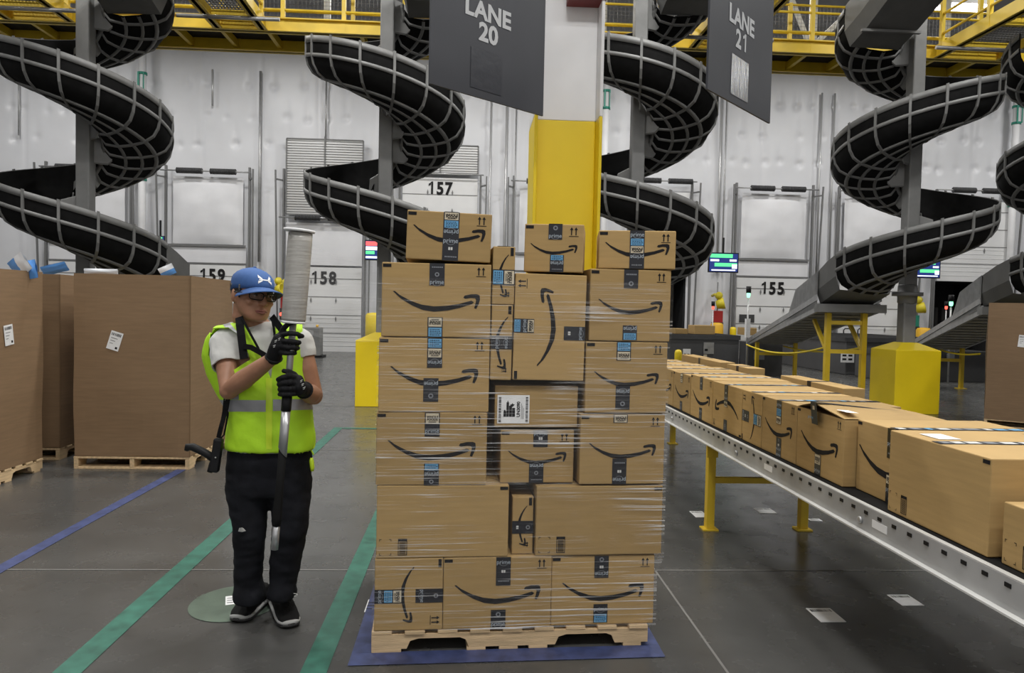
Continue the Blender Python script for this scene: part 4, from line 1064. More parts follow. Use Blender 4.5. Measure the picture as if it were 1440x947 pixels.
# stretch film round the stack
def film():
    b = MB().m('film'); loop = []
    zs = [.100 + (1.66 - .100) * k / 46 for k in range(47)]
    rings = []
    for z in zs:
        lean = .022 * (z / 1.7); x0, x1 = .004 + lean * .4, 1.279 + .029 * min(1, max(0, (z - .355) / .05)) + .010 * min(1, max(0, (z - 1.38) / .05))
        pts = []
        n = 56
        def add(x, y):
            q = .004 * noise.noise(V((x * 6, y * 6, z * 9)))
            pts.append(V((x, y + q, z)))
        yf = -.013
        for i in range(n + 1):
            x = x0 - .004 + (x1 - x0 + .008) * i / n; e = 0
            add(x, yf)
        for i in range(1, 12): add(x1 + .005, yf + (1.03 - yf) * i / 12)
        for i in range(21): add(x1 + .005 - (x1 - x0 + .010) * i / 20, 1.03)
        for i in range(1, 12): add(x0 - .005, 1.03 - (1.03 - yf) * i / 12)
        rings.append([PM @ p for p in pts])
    # ragged top edge: the film runs lower at the left than at the right
    tops = rings[-1]
    b.loft(rings, cap=False)
    return b
t = thing('stretch_wrap', 'clear shiny stretch film wound round the carton stack, its tail on the roll', 'plastic film', PO)
film().build('wrap', None, t, smooth=True)
b = MB().m('film_tail'); rows = []
for k in range(13):
    u = k / 12
    a = V((-.795, 3.30, 1.86 - .42 * u)); c = PM @ V((.01, -.012, 1.70 - .32 * u))
    rows.append([a.lerp(c, j / 16) + V((0, 0, -.03 * math.sin(PI * j / 16))) for j in range(17)])
b.loft(rows, closed=False, cap=False); 
M['film_tail'] = film_mat()
nt = M['film_tail'].node_tree
for nd in nt.nodes:
    if nd.type == 'MATH' and nd.operation == 'ADD': nd.inputs[1].default_value = .07
    if nd.type == 'MAP_RANGE' and abs(nd.inputs['To Max'].default_value - .95) < .01: nd.inputs['To Max'].default_value = .22
b.build('tail', None, t, smooth=True)

# ---------------------------------------------------------------- conveyor in the aisle
CX0, CX1, CY0, CY1 = 1.705, 2.72, .7, 9.0
t = thing('belt_conveyor', 'white-railed belt conveyor carrying a line of cartons, on yellow legs', 'conveyor', (2.1, 5.0, 0))
for sgn, x in ((-1, CX0), (1, CX1)):
    b = MB().m('rail_face'); lo, hi = .612, .722
    b.box((x - .004, CY0, lo), (x + .004, CY1, hi)); b.m('rail_white'); b.box((x - (.03 if sgn < 0 else 0), CY0, lo - .003), (x + (.03 if sgn > 0 else 0), CY1, lo + .004)); b.box((x - (0 if sgn < 0 else .03), CY0, hi - .004), (x + (.03 if sgn < 0 else 0), CY1, hi)); b.build('side_rail', None, t)
b = MB().m('rubber'); b.box((CX0 + .03, CY0, .700), (CX1 - .03, CY1, .724)); b.build('belt', None, t)
b = MB().m('dark'); b.box((CX0 + .006, CY0, .64), (CX1 - .006, CY1, .69)); b.build('slider_bed', None, t)
y = CY0 + .05; k = 0
b = MB().m('black')
while y < CY1:
    b.box((CX0 - .007, y - .014, .690), (CX0 - .002, y + .014, .704)); y += .105
b.build('roller_axle_caps', None, t)
for y in (1.6, 3.1, 4.6, 6.1, 7.6):
    b = MB().m('galv'); b.lathe([(.016, 0), (.016, .010), (.007, .012)], (CX0 - .004, y, .655), Matrix.Rotation(R(-90), 3, 'Y'), 8); b.build('rail_bolt', None, t)
for y in (2.9, 4.05): 
    b = MB().m('paper'); b.box((CX0 - .0055, y, .650), (CX0 - .004, y + .11, .682)); b.build('rail_label', None, t)
for y in (5.165, 8.6, 1.0):
    for x in (CX0 + .02, CX0 + .70):
        b = MB().m('yellow_steel'); b.box((x - .028, y - .03, .012), (x + .028, y + .03, .60)); b.box((x - .055, y - .05, 0), (x + .055, y + .05, .012)); b.box((x - .04, y - .034, .52), (x + .04, y - .030, .615)); b.build('leg', None, t, bevel=.003)
    b = MB().m('yellow_steel'); b.box((CX0 + .05, y - .02, .335), (CX0 + .67, y + .02, .375)); b.build('cross_brace', None, t)
CXM = Matrix.Rotation(R(-90), 4, 'Z')                    # printed face looks along -x, to the aisle
def cv(label, ya, yb, h, x=1.765, d=.50, rz=0, z=.7265, name='carton', **k):
    """ya: far end, yb: near end along the conveyor"""
    mx = Matrix.Translation((x, (ya + yb) / 2, z)) @ Matrix.Rotation(R(-90 + rz), 4, 'Z')
    return carton(label, name, mx, ya - yb, d, h, group='cartons on the aisle conveyor', **k)
cv('farthest carton on the aisle conveyor, half hidden behind the wrapped stack', 6.85, 6.345, .31, tapes=[(.5, 0, .3, 'PO'), (.5, .75, 1, 'O')], d=.58)
cv('second carton from the far end of the aisle conveyor', 6.335, 5.835, .308, tapes=[(.5, 0, .25, 'W'), (.5, .75, 1, 'TO')], d=.58)
cv('third carton from the far end of the aisle conveyor', 5.825, 5.295, .325, tapes=[(.5, 0, .3, 'OBT'), (.5, .72, 1, 'PO')], d=.58)
cv('carton lying upside down on the aisle conveyor, its arrow a frown', 5.28, 4.715, .322, rot=180, tapes=[(.52, 0, .25, 'O'), (.52, .52, 1, 'WPBO')], rz=.6, d=.56)
cv('narrow carton standing on end on the aisle conveyor, arrow upright', 4.70, 4.385, .322, rot=90, tapes=[(.5, .62, 1, 'LW', .07), (.5, 0, .38, 'PBO', .07)], smile=.86, sy=.42, d=.56)
cv('smile-arrow carton between the upright one and the open-flapped one', 4.375, 3.905, .320, tapes=[(.52, 0, .42, 'PLW'), (.54, .66, 1, 'OBpP')], d=.58)
def open_flap(t):
    b = MB().m('kraft'); w, d, h = .50, .50, .318; zz = h + .004
    ap = V((0, -.03, h + .050)); L0, R0 = V((-w / 2, 0, zz)), V((w / 2, 0, zz)); Lb, Rb, mb_ = V((-w / 2, d, zz)), V((w / 2, d, zz)), V((0, d, zz + .004))
    for q in ((L0, ap, mb_, Lb), (ap, R0, Rb, mb_)): b.face(list(q)); b.face([p - V((0, 0, .004)) for p in q][::-1])
    b.build('top_flap', None, t, world=False)
    b = MB().m('kraft_in'); b.face([V((-w / 2 + .01, .004, h + .0012)), V((w / 2 - .01, .004, h + .0012)), V((w / 2 - .01, d - .01, h + .0012)), V((-w / 2 + .01, d - .01, h + .0012))]); b.build('flap_gap_shade', None, t, world=False)  # dark sheet stands in for the shade under the raised flap
    b = MB().m('tape'); o = V((-.033, -.034, h + .054)); X = V((1, 0, 0))
    b.poly([(0, -.115), (.066, -.115), (.066, 0), (0, 0)], (o, X, V((.05, -.12, 1)).normalized())); b.poly([(0, 0), (.066, 0), (.066, .52), (0, .52)], (o, X, V((0, 1, -.092)).normalized()))
    b.m('tape_blue').text('prime', .024, (o + V((.034, -.0165, -.075)) + V((0, .004, 0)), X, V((.05, -.12, 1)).normalized())); b.m('tape_cream').poly([(.022, -.04), (.044, -.04), (.044, -.02), (.022, -.02)], (o + V((0, -.001, 0)), X, V((.05, -.12, 1)).normalized()))
    b.build('loose_tape', None, t, world=False)
    b = MB().m('paper'); b.poly([(.13, .02), (.23, .02), (.23, .08), (.13, .08)], (V((0, 0, h + .034)), X, V((0, 1, -.05)).normalized())); b.build('shipping_label', None, t, world=False)
cv('smile-arrow carton on the aisle conveyor with its top flap sprung open', 3.895, 3.395, .318, tapes=[(.50, .66, 1, 'WP')], toptape=False, extra=open_flap, marks=True)
cv('smile-arrow carton on the aisle conveyor half behind the big blank carton', 3.375, 3.0, .325, x=1.82, d=.6, smile=1.28, shift=.19, clip=True, tapes=[(.76, 0, .40, 'BPT'), (.76, .62, 1, 'WPO')])
def lab(t):
    b = MB().m('paper'); b.poly([(-.20, .06), (-.07, .06), (-.07, .15), (-.20, .15)], (V((0, 0, .3375)), V((1, 0, 0)), V((0, 1, 0)))); b.build('shipping_label', None, t, world=False)
cv('big blank carton nearest on the aisle conveyor, over its rail', 2.995, 2.392, .335, x=1.755, d=.52, blank=True, extra=lab, toptape=True)
cv('carton at the right edge of the photo, behind the lowest one on the conveyor', 2.38, 1.95, .33, x=2.05, d=.40, tapes=[(.5, 0, .3, 'OP')])
cv('low carton cut by the right edge of the photo, at the near conveyor end', 2.34, 1.90, .205, x=1.765, d=.27, blank=True, toptape=False)
# second file of low cartons on the far side of the belt
b_far = [('low flat carton on the far side of the belt, before the yellow guard box', 6.00, 4.98, .14, 2.40, .30), ('low flat carton on the far side of the belt, behind the longer flat one', 6.60, 6.02, .14, 2.36, .28)]
def far(label, ya, yb, x, w, h):
    t = thing('flat_carton', label, 'carton', (x, yb, .725), 0, 'flat cartons on the far side of the belt'); b = MB().m('kraft'); b.box((x - w / 2, yb, .725), (x + w / 2, ya, .725 + h)); b.build('carton_body', None, t, bevel=.004)
    b = MB().m('tape'); b.box((x - w / 2 - .001, yb + (ya - yb) * .5 - .03, .725 + h * .2), (x - w / 2, yb + (ya - yb) * .5 + .03, .725 + h)); b.box((x - w / 2, yb + (ya - yb) * .5 - .03, .725 + h), (x + w / 2, yb + (ya - yb) * .5 + .03, .7262 + h)); b.build('tape', None, t)
    b = MB().m('ink'); s_ = w * .8; tess(b, SW, (V((x, yb - .0012, .725 + h * .45)), V((s_, 0, 0)), V((0, 0, s_ * .7)))); tess(b, AR, (V((x, yb - .0012, .725 + h * .45)), V((s_, 0, 0)), V((0, 0, s_ * .7)))); b.build('printed_arrow', None, t)
far('flat carton on the far side of the belt, nearest the yellow guard box', 5.8, 4.8, 2.555, .15, .33)
far('flat carton on the far side of the belt, middle of three', 7.05, 6.5, 2.56, .15, .33)
far('flat carton on the far side of the belt, farthest of three', 8.6, 7.25, 2.56, .15, .33)
for k, (ya, yb, h) in enumerate(((7.45, 6.87, .30), (8.2, 7.48, .29), (8.95, 8.25, .26))):
    cv(('carton top beyond the right edge of the wrapped stack, nearest of three', 'carton top showing over the right shoulder of the stack, middle of three', 'carton top showing over the right shoulder of the stack, farthest of three')[k], ya, yb, h, d=.55, tapes=[(.5, 0, .3, 'PO')])

# ---------------------------------------------------------------- tall bulk cartons on pallets
def gaylord(label, plabel, x0, y0, w, d, rz=0, z0=.115, h=1.665, tags=(), seam=True):
    mx = Matrix.Translation((x0, y0, 0)) @ Matrix.Rotation(R(rz), 4, 'Z')
    pm = mx @ Matrix.Translation((0, 0, 0))
    t = bpy.data.objects.new('bulk_carton', None); C.objects.link(t); t.matrix_world = mx @ Matrix.Translation((0, 0, z0)); t['label'] = label; t['category'] = 'carton'; t['group'] = 'tall bulk cartons on pallets'; WM[t.name] = t.matrix_world
    b = MB().m('gaylord'); n = 10
    def wob(x, y, z): return V((x + .012 * noise.noise(V((x * 2, y * 2, z * 2 + x0))), y + .012 * noise.noise(V((x * 2 + 5, y * 2, z * 2 + x0))), z))
    rings = []
    for j in range(9):
        z = h * j / 8; rg = []
        for (xa, ya), (xb, yb) in (((0, 0), (w, 0)), ((w, 0), (w, d)), ((w, d), (0, d)), ((0, d), (0, 0))):
            for i in range(n): u = i / n; bul = .018 * math.sin(PI * u) * math.sin(PI * j / 8); nx, ny = (yb - ya), -(xb - xa); q = math.hypot(nx, ny); rg.append(wob(xa + (xb - xa) * u + nx / q * bul, ya + (yb - ya) * u + ny / q * bul, z))
        rings.append(rg)
    b.loft(rings, cap=False, smooth=False)
    b.m('kraft_in'); b.loft([[V((p.x * .99 + w * .005, p.y * .99 + d * .005, p.z)) for p in rg] for rg in rings[:]], cap=False, smooth=False)
    b.m('gaylord'); top = rings[-1]; inn = [V((p.x * .99 + w * .005, p.y * .99 + d * .005, p.z)) for p in top]; b.loft([top, inn], cap=False, smooth=False)
    b.m('kraft_in'); b.face([V((0, 0, .01)), V((w, 0, .01)), V((w, d, .01)), V((0, d, .01))]); b.face([V((.03, .03, h - .06)), V((w - .03, .03, h - .06)), V((w - .03, d - .03, h - .06)), V((.03, d - .03, h - .06))])
    b.build('carton_wall', None, t, world=False)
    if seam:
        b = MB().m('kraft_in'); b.box((w - .003, -.004, 0), (w + .006, .004, h)); b.build('corner_seam', None, t, world=False)
    for (u, z, rr, face) in tags:
        b = MB(); 
        if face == 'f': o, X = V((u, -.020, z)), V((math.cos(R(rr)), 0, math.sin(R(rr)))); Zv = V((-math.sin(R(rr)), 0, math.cos(R(rr))))
        else: o, X = V((w + .022, u, z)), V((0, math.cos(R(rr)), math.sin(R(rr)))); Zv = V((0, -math.sin(R(rr)), math.cos(R(rr))))
        b.m('paper').poly([(-.055, -.085), (.055, -.085), (.055, .085), (-.055, .085)], (o, X, Zv), .001); nz = X.cross(Zv).normalized() * .0022; b.m('ink')
        x = -.045
        while x < .04: q = random.choice((.003, .006)); b.poly([(x, .045), (x + q, .045), (x + q, .070), (x, .070)], (o + nz, X, Zv)); x += q + random.choice((.003, .005))
        for k in range(3): b.poly([(-.04, .02 - k * .025), (.02 - .015 * k, .02 - k * .025), (.02 - .015 * k, .024 - k * .025), (-.04, .024 - k * .025)], (o + nz, X, Zv))
        b.poly([(.02, -.07), (.04, -.07), (.04, -.05), (.02, -.05)], (o + nz, X, Zv))
        b.build('paper_tag', None, t, world=False)
    p = pallet(plabel, mx @ Matrix.Translation((-.01 if False else 0, 0, 0)) @ (Matrix.Translation((w, 0, 0)) @ Matrix.Rotation(R(90), 4, 'Z')), d, w, 'wood_new', 'pallets under the bulk cartons')
    p.scale = (1, 1, 1.15)
    return t
g1 = gaylord('tall brown bulk carton with a tilted white tag, directly left of the person', 'wooden pallet under the bulk carton beside the person', -3.575, 6.97, 1.03, 1.2, 0, tags=[(.37, 1.06, -17, 'f')])
g2 = gaylord('tall brown bulk carton standing between two others, mostly hidden', 'dark wooden pallet under the hidden middle bulk carton', -4.72, 7.35, .82, 1.1, 0)
g3 = gaylord('tall brown bulk carton cut off by the left edge of the photo', 'wooden pallet under the bulk carton at the left edge', -4.93, 5.75, 1.06, 1.2, -3, tags=[(.72, 1.12, 8, 's')])
g4 = gaylord('tall brown bulk carton with two white tags at the right edge of the photo', 'wooden pallet under the bulk carton at the right edge', 7.42, 10.3, 1.1, 1.0, -36, tags=[(.42, 1.13, -5, 'f'), (.66, 1.10, -12, 'f')], seam=False)
# poly mailers poking out of the tall cartons
def mailer(label, px, py, Y, w, h, ry, rx, blue):
    p = pY(px, py, Y); mx = Matrix.Translation(p) @ Matrix.Rotation(R(ry), 4, 'Y') @ Matrix.Rotation(R(rx), 4, 'X')
    b = MB().m('poly_white'); N = 8; top, bot = [], []
    for j in range(N + 1):
        for i in range(N + 1):
            u, v = i / N - .5, j / N - .5; q = .018 * (1 - (2 * u) ** 2) * (1 - (2 * v) ** 2) + .010 * noise.noise(V((u * 5 + px, v * 5, 1)))
            top.append(mx @ V((u * w, q * 1.2 + .004, v * h))); bot.append(mx @ V((u * w, -q - .004, v * h)))
    for S, flip in ((top, 0), (bot, 1)):
        vs = [b.bm.verts.new(p_) for p_ in S]
        for j in range(N):
            for i in range(N):
                q = [vs[j * (N + 1) + i], vs[j * (N + 1) + i + 1], vs[(j + 1) * (N + 1) + i + 1], vs[(j + 1) * (N + 1) + i]]
                f = b.bm.faces.new(q[::-1] if flip else q); b.m('poly_blue' if (blue == 2 or (blue == 1 and j < N * .45)) else 'poly_white'); f.material_index = b.mi; f.smooth = True
    o = b.build('poly_mailer', None); tag(o, label, 'mailer', 'poly mailers in the bulk cartons'); return o
mailer('white and blue poly mailer poking up from the left edge carton', 28, 374, 6.7, .17, .19, 55, 20, 1)
mailer('small blue poly mailer lying right of the white and blue one', 44, 379, 6.72, .16, .10, 80, 10, 2)
mailer('blue poly mailer pointing up from the middle bulk carton', 77, 378, 7.6, .24, .10, -15, 30, 2)
mailer('white poly mailer flat on the rim of the bulk carton beside the person', 142, 382, 7.1, .30, .05, 0, 10, 0)
mailer('blue and white poly mailer at the right of the bulk carton beside the person', 235, 381, 7.3, .14, .10, -25, 10, 1)
# ================================================================ the person
PYC = 3.57
def PP(px, py, dy=0.0): return pY(px, py, PYC + dy)
def proj(p):
    q = p - CAMP; z = q.dot(FW); return (720 + FPX * q.dot(RT) / z, 473.5 - FPX * q.dot(UP) / z)
M['skin'] = mat('skin', (.36, .178, .105), .5, var=.08, vscale=30)
M['lip'] = mat('lips', (.30, .11, .085), .5)
M['hair'] = mat('black_hair', (.012, .010, .009), .5, bump=.6, bscale=120)
M['eye_white'] = mat('eye_white', (.6, .58, .55), .2); M['iris'] = mat('dark_iris', (.012, .008, .006), .15)
M['cap'] = mat('blue_cap_cloth', (.036, .100, .28), .8, var=.06, vscale=60)
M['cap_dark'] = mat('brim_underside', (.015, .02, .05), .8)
M['white_thread'] = mat('white_thread', (.8, .8, .8), .6)
M['vest'] = mat('hi_vis_fabric', (.47, .80, .02), .65, var=.07, vscale=9, bump=.5, bscale=14)
M['reflect'] = mat('reflective_tape', (.36, .36, .38), .35, metal=.35, var=.12, vscale=14)
M['shirt'] = mat('white_tshirt', (.58, .575, .55), .85, var=.05, vscale=8, bump=.5, bscale=16)
M['jeans'] = mat('black_denim', (.0095, .010, .013), .9, spec=.2, var=.5, vscale=11, bump=.7, bscale=11)
M['glove'] = mat('black_glove', (.008, .008, .009), .75, spec=.25, var=.3, vscale=40, bump=.3, bscale=90)
M['shoe'] = mat('black_shoe_mesh', (.010, .010, .010), .85, spec=.2, bump=.4, bscale=150)
M['sole'] = mat('grey_white_sole', (.42, .42, .41), .6); M['outsole'] = mat('dark_outsole', (.03, .03, .03), .7)
M['strap'] = mat('black_webbing', (.008, .008, .009), .85, spec=.15)
M['lens'] = mat('spectacle_lens', (.04, .035, .035), .06, alpha=.42)
M['neon'] = mat('neon_plastic', (.62, .85, .03), .4)
M['alu'] = mat('brushed_aluminium', (.52, .52, .53), .32, metal=.7)
M['film_roll'] = mat('rolled_film', (.40, .385, .355), .25, var=.10, vscale=5, stretch=(1, 1, 14), bump=.25, bscale=8, spec=.7)
def ell(mb, c, r, rot=None, n=16, m_=10):
    c = V(c); rings = []
    for j in range(1, m_):
        a = PI * j / m_; rg = []
        for i in range(n):
            b = 2 * PI * i / n; p = V((r[0] * math.sin(a) * math.cos(b), r[1] * math.sin(a) * math.sin(b), -r[2] * math.cos(a)))
            rg.append(c + (rot @ p if rot is not None else p))
        rings.append(rg)
    mb.loft(rings)
def limb(mb, pts, rs, n=14):
    mb.tube(pts, rs, n)
    for p, r in zip(pts, rs): ell(mb, p, (r, r, r), n=12, m_=8)
def rings_loft(mb, specs, n=28, p_=2.4, yaw=0.0):
    rings = []
    for c, hx, hy in specs:
        rg = []
        for i in range(n):
            a = 2 * PI * i / n; ca, sa = math.cos(a), math.sin(a)
            x = hx * abs(ca) ** (2 / p_) * (1 if ca > 0 else -1); y = hy * abs(sa) ** (2 / p_) * (1 if sa > 0 else -1)
            rg.append(c + V((x * math.cos(yaw) - y * math.sin(yaw), x * math.sin(yaw) + y * math.cos(yaw), 0)))
        rings.append(rg)
    mb.loft(rings)
def remesh(mb, vox, smooth=4, fac=.5):
    bmesh.ops.recalc_face_normals(mb.bm, faces=mb.bm.faces)
    me = bpy.data.meshes.new('tmp'); mb.bm.to_mesh(me); mb.bm.free()
    o = bpy.data.objects.new('tmp', me); C.objects.link(o)
    r = o.modifiers.new('r', 'REMESH'); r.mode = 'VOXEL'; r.voxel_size = vox
    if smooth: s = o.modifiers.new('s', 'SMOOTH'); s.iterations = smooth; s.factor = fac
    dg = bpy.context.evaluated_depsgraph_get(); dg.update()
    m2 = bpy.data.meshes.new_from_object(o.evaluated_get(dg))
    bpy.data.objects.remove(o); bpy.data.meshes.remove(me)
    out = MB(); out.bm.from_mesh(m2); bpy.data.meshes.remove(m2)
    for f in out.bm.faces: f.smooth = True
    return out
S = 1 / 294.0
# --- skeleton, measured joint by joint
Rsh, Rel, Rwr, Rha = PP(318, 484, .0), PP(322, 549, -.15), PP(385, 503, -.27), PP(400, 486, -.31)
Lsh, Lel, Lwr, Lha = PP(420, 482, .01), PP(441, 557, -.02), PP(428, 549, -.22), PP(414, 543, -.285)
HC = PP(354, 415, -.02)                                  # centre of the head
HR = Matrix.Rotation(R(46), 3, 'Z') @ Matrix.Rotation(R(5), 3, 'X') @ Matrix.Rotation(R(5), 3, 'Y')
def H(x, y, z): return HC + HR @ V((x * 1.10, y * 1.08, z * .97 if z < .05 else   .0485 + (z - .05) * .90))
person = thing('person', 'person in neon vest, blue cap and glasses gripping a film roll pole', 'person', (PP(378, 870).x, PYC, 0))
# --- continuous body
b = MB()
prof = [(-.121, .020, -.080, -.048), (-.112, .042, -.094, -.022), (-.090, .058, -.097, .008), (-.062, .067, -.095, .035), (-.030, .071, -.093, .070), (0, .073, -.091, .088), (.030, .076, -.092, .097), (.060, .077, -.088, .098), (.090, .068, -.070, .083), (.110, .048, -.042, .056), (.120, .016, -.008, .020)]
rings = []
for z, a, yf, yb in prof:
    rg = []; yc = (yf + yb) / 2; hy = (yb - yf) / 2
    for i in range(28):
        t_ = 2 * PI * i / 28; ca, sa = math.cos(t_), math.sin(t_); e = 2 / 2.25
        rg.append(H(a * abs(ca) ** e * (1 if ca > 0 else -1), yc + hy * abs(sa) ** e * (1 if sa > 0 else -1), z))
    rings.append(rg)
b.loft(rings)
limb(b, [H(0, -.088, .012), H(0, -.103, -.012), H(0, -.112, -.030)], [.010, .012, .0145], 10)        # nose
ell(b, H(.013, -.101, -.034), (.009, .009, .008)); ell(b, H(-.013, -.101, -.034), (.009, .009, .008))
ell(b, H(.034, -.078, .030), (.026, .014, .008), HR); ell(b, H(-.034, -.078, .030), (.026, .014, .008), HR)   # brow
ell(b, H(.043, -.068, -.030), (.024, .020, .020), HR); ell(b, H(-.043, -.068, -.030), (.024, .020, .020), HR) # cheeks
ell(b, H(0, -.090, -.066), (.026, .012, .016), HR); ell(b, H(0, -.086, -.104), (.020, .014, .014), HR)
for s_ in (-1, 1):
    ell(b, H(s_ * .077, .012, -.010), (.009, .020, .032), HR @ Matrix.Rotation(R(18 * s_), 3, 'Z'))
    ell(b, H(s_ * .074, .008, -.034), (.008, .010, .012), HR)
NK = PP(362, 462, .02)
limb(b, [H(0, .022, -.05), H(0, .022, -.11), NK, PP(364, 480, .03)], [.064, .064, .066, .08])
rings_loft(b, [(PP(366, 468, .02), .12, .07), (PP(366, 485, .02), .17, .085), (PP(368, 515, .02), .17, .095), (PP(376, 555, .01), .15, .09), (PP(380, 600, .01), .15, .09), (PP(379, 640, .01), .155, .095), (PP(378, 680, .01), .16, .095)])
limb(b, [Rsh, Rsh.lerp(Rel, .5), Rel, Rel.lerp(Rwr, .3), Rel.lerp(Rwr, .7), Rwr, Rwr.lerp(Rha, .3)], [.056, .052, .044, .046, .037, .028, .022])
limb(b, [Lsh, Lsh.lerp(Lel, .5), Lel, Lel.lerp(Lwr, .35), Lel.lerp(Lwr, .7), Lwr, Lwr.lerp(Lha, .3)], [.056, .052, .044, .046, .037, .029, .022])
RK, LK = PP(350, 752, -.03), PP(406, 745, -.03); RA, LA = PP(352, 838, .06), PP(395, 832, .05)
limb(b, [PP(352, 672, .01), RK, RK.lerp(RA, .35), RA], [.08, .055, .055, .036])
limb(b, [PP(405, 670, .01), LK, LK.lerp(LA, .35), LA], [.08, .055, .055, .036])
body = remesh(b, .0052, 5).build('body', 'skin', person, smooth=True)
# --- face details
b = MB().m('lip')
b.tube([H(-.027, -.091, -.070), H(-.012, -.1015, -.0655), H(0, -.104, -.067), H(.012, -.1015, -.0655), H(.027, -.091, -.070)], [.002, .0052, .0055, .0052, .002], 8)
b.tube([H(-.024, -.091, -.0735), H(-.010, -.101, -.076), H(0, -.1025, -.077), H(.010, -.101, -.076), H(.024, -.091, -.0735)], [.002, .0055, .0065, .0055, .002], 8); b.build('lips', None, person, smooth=True)
for s_ in (-1, 1):
    b = MB().m('eye_white'); ell(b, H(s_ * .032, -.081, .004), (.0105, .0080, .0038), HR); b.m('iris'); ell(b, H(s_ * .032 + .003, -.0878, .0040), (.0055, .0034, .0038), HR); b.build('eye', None, person, smooth=True)
    b = MB().m('hair'); b.tube([H(s_ * .014, -.093, .019), H(s_ * .032, -.0945, .025), H(s_ * .052, -.082, .019)], [.0025, .0035, .002], 6); b.build('eyebrow', None, person)
# hair below the cap
b = MB().m('hair'); rows = []
for j in range(7):
    z = -.052 + .016 * j; a0 = 8 if j > 2 else 30 + 6 * (2 - j); rg = []
    for i in range(25):
        t_ = R(a0 - 28 * (j > 3) + (180 - 2 * a0 + 56 * (j > 3)) * i / 24)
        k = [pp for pp in prof]; 
        # interpolate the skull outline
        for q in range(len(prof) - 1):
            if prof[q][0] <= z <= prof[q + 1][0]:
                u = (z - prof[q][0]) / (prof[q + 1][0] - prof[q][0]); A_ = [prof[q][w] + (prof[q + 1][w] - prof[q][w]) * u for w in range(4)]; break
        yc = (A_[2] + A_[3]) / 2; hy = (A_[3] - A_[2]) / 2 + .007; ca, sa = math.cos(t_), math.sin(t_); e = 2 / 2.25
        rg.append(H((A_[1] + .006) * abs(ca) ** e * (1 if ca > 0 else -1), yc + hy * abs(sa) ** e * (1 if sa > 0 else -1), z))
    rows.append(rg)
b.loft(rows, closed=False, cap=False)
o = b.build('hair', None, person, smooth=True); o.modifiers.new('s', 'SOLIDIFY').thickness = .006
for s_ in (-1, 1):
    b = MB().m('hair'); b.tube([H(s_ * .0745, -.030, .035), H(s_ * .0735, -.030, .005), H(s_ * .070, -.026, -.018)], [.008, .006, .003], 8); b.build('sideburn', None, person, smooth=True)
# cap
b = MB().m('cap'); rows = []
capz = [.022, .045, .066, .088, .108, .124, .134, .139]
capr = [(.083, -.100, .104), (.0835, -.101, .106), (.083, -.098, .106), (.078, -.088, .098), (.066, -.070, .080), (.047, -.046, .056), (.024, -.020, .030), (.004, .002, .010)]
for z, (a, yf, yb) in zip(capz, capr):
    rows.append([H(a * math.cos(2 * PI * i / 32), (yf + yb) / 2 + (yb - yf) / 2 * math.sin(2 * PI * i / 32), z + .010 * max(0, math.sin(2 * PI * i / 32 + PI)) * (z < .05) - .022 * max(0, math.sin(2 * PI * i / 32)) * (z < .05)) for i in range(32)])
b.loft(rows, cap=True)
cap = b.build('cap', None, person, smooth=True)
b = MB().m('cap'); ell(b, H(0, .006, .140), (.008, .008, .004)); b.build('cap_button', None, cap, smooth=True)
rt, rb_ = [], []
for j in range(8):
    v = j / 7; rt.append([]); rb_.append([])
    for i in range(19):
        u = (i / 18 - .5) * 2; ang = R(u * 78)
        x = (.083 + .004 * v) * math.sin(ang) * (1 + .05 * v); y0 = -.002 - .100 * math.cos(ang); ln = .078 * (1 - abs(u) ** 2.4) + .003
        z = .043 - .046 * abs(u) ** 2.2 - v * .012
        rt[-1].append(H(x, y0 - ln * v, z + .0025)); rb_[-1].append(H(x, y0 - ln * v, z - .0015))
b = MB(); b.m('cap').loft(rt, closed=False, cap=False); b.loft([rt[-1], rb_[-1]], closed=False, cap=False); b.m('cap_dark').loft(rb_, closed=False, cap=False)
b.build('cap_brim', None, cap, smooth=True)
def capfront(u, v):                                       # a point on the front of the crown
    u *= 1.12; v *= 1.25; ang = u / .092; z = .082 + v
    for q in range(len(capz) - 1):
        if capz[q] <= z <= capz[q + 1]:
            w_ = (z - capz[q]) / (capz[q + 1] - capz[q]); a, yf, yb = [capr[q][k] + (capr[q + 1][k] - capr[q][k]) * w_ for k in range(3)]
    a += .002; return H(a * math.sin(ang), (yf + yb) / 2 - ((yb - yf) / 2 + .002) * math.cos(ang), z)
b = MB().m('white_thread')
def stroke(pts, w0):
    n = len(pts); rows = [[], []]
    for i, (u, v) in enumerate(pts):
        w_ = w0[i] if isinstance(w0, list) else w0
        rows[0].append(capfront(u, v - w_)); rows[1].append(capfront(u, v + w_))
    b.loft(rows, closed=False, cap=False)
stroke([(-.027 + .054 * k / 10, 0) for k in range(11)], .0022)
for s_ in (-1, 1):
    for k in range(7):
        pass
    stroke([(s_ * (.013 + .018 * k / 8), .004 + .008 * (k / 8) ** 1.2) for k in range(9)], [.0015 + .0042 * k / 8 for k in range(9)])
    stroke([(s_ * (.013 + .018 * k / 8), -.004 - .008 * (k / 8) ** 1.2) for k in range(9)], [.0015 + .0042 * k / 8 for k in range(9)])
b.build('cap_emblem', None, cap)
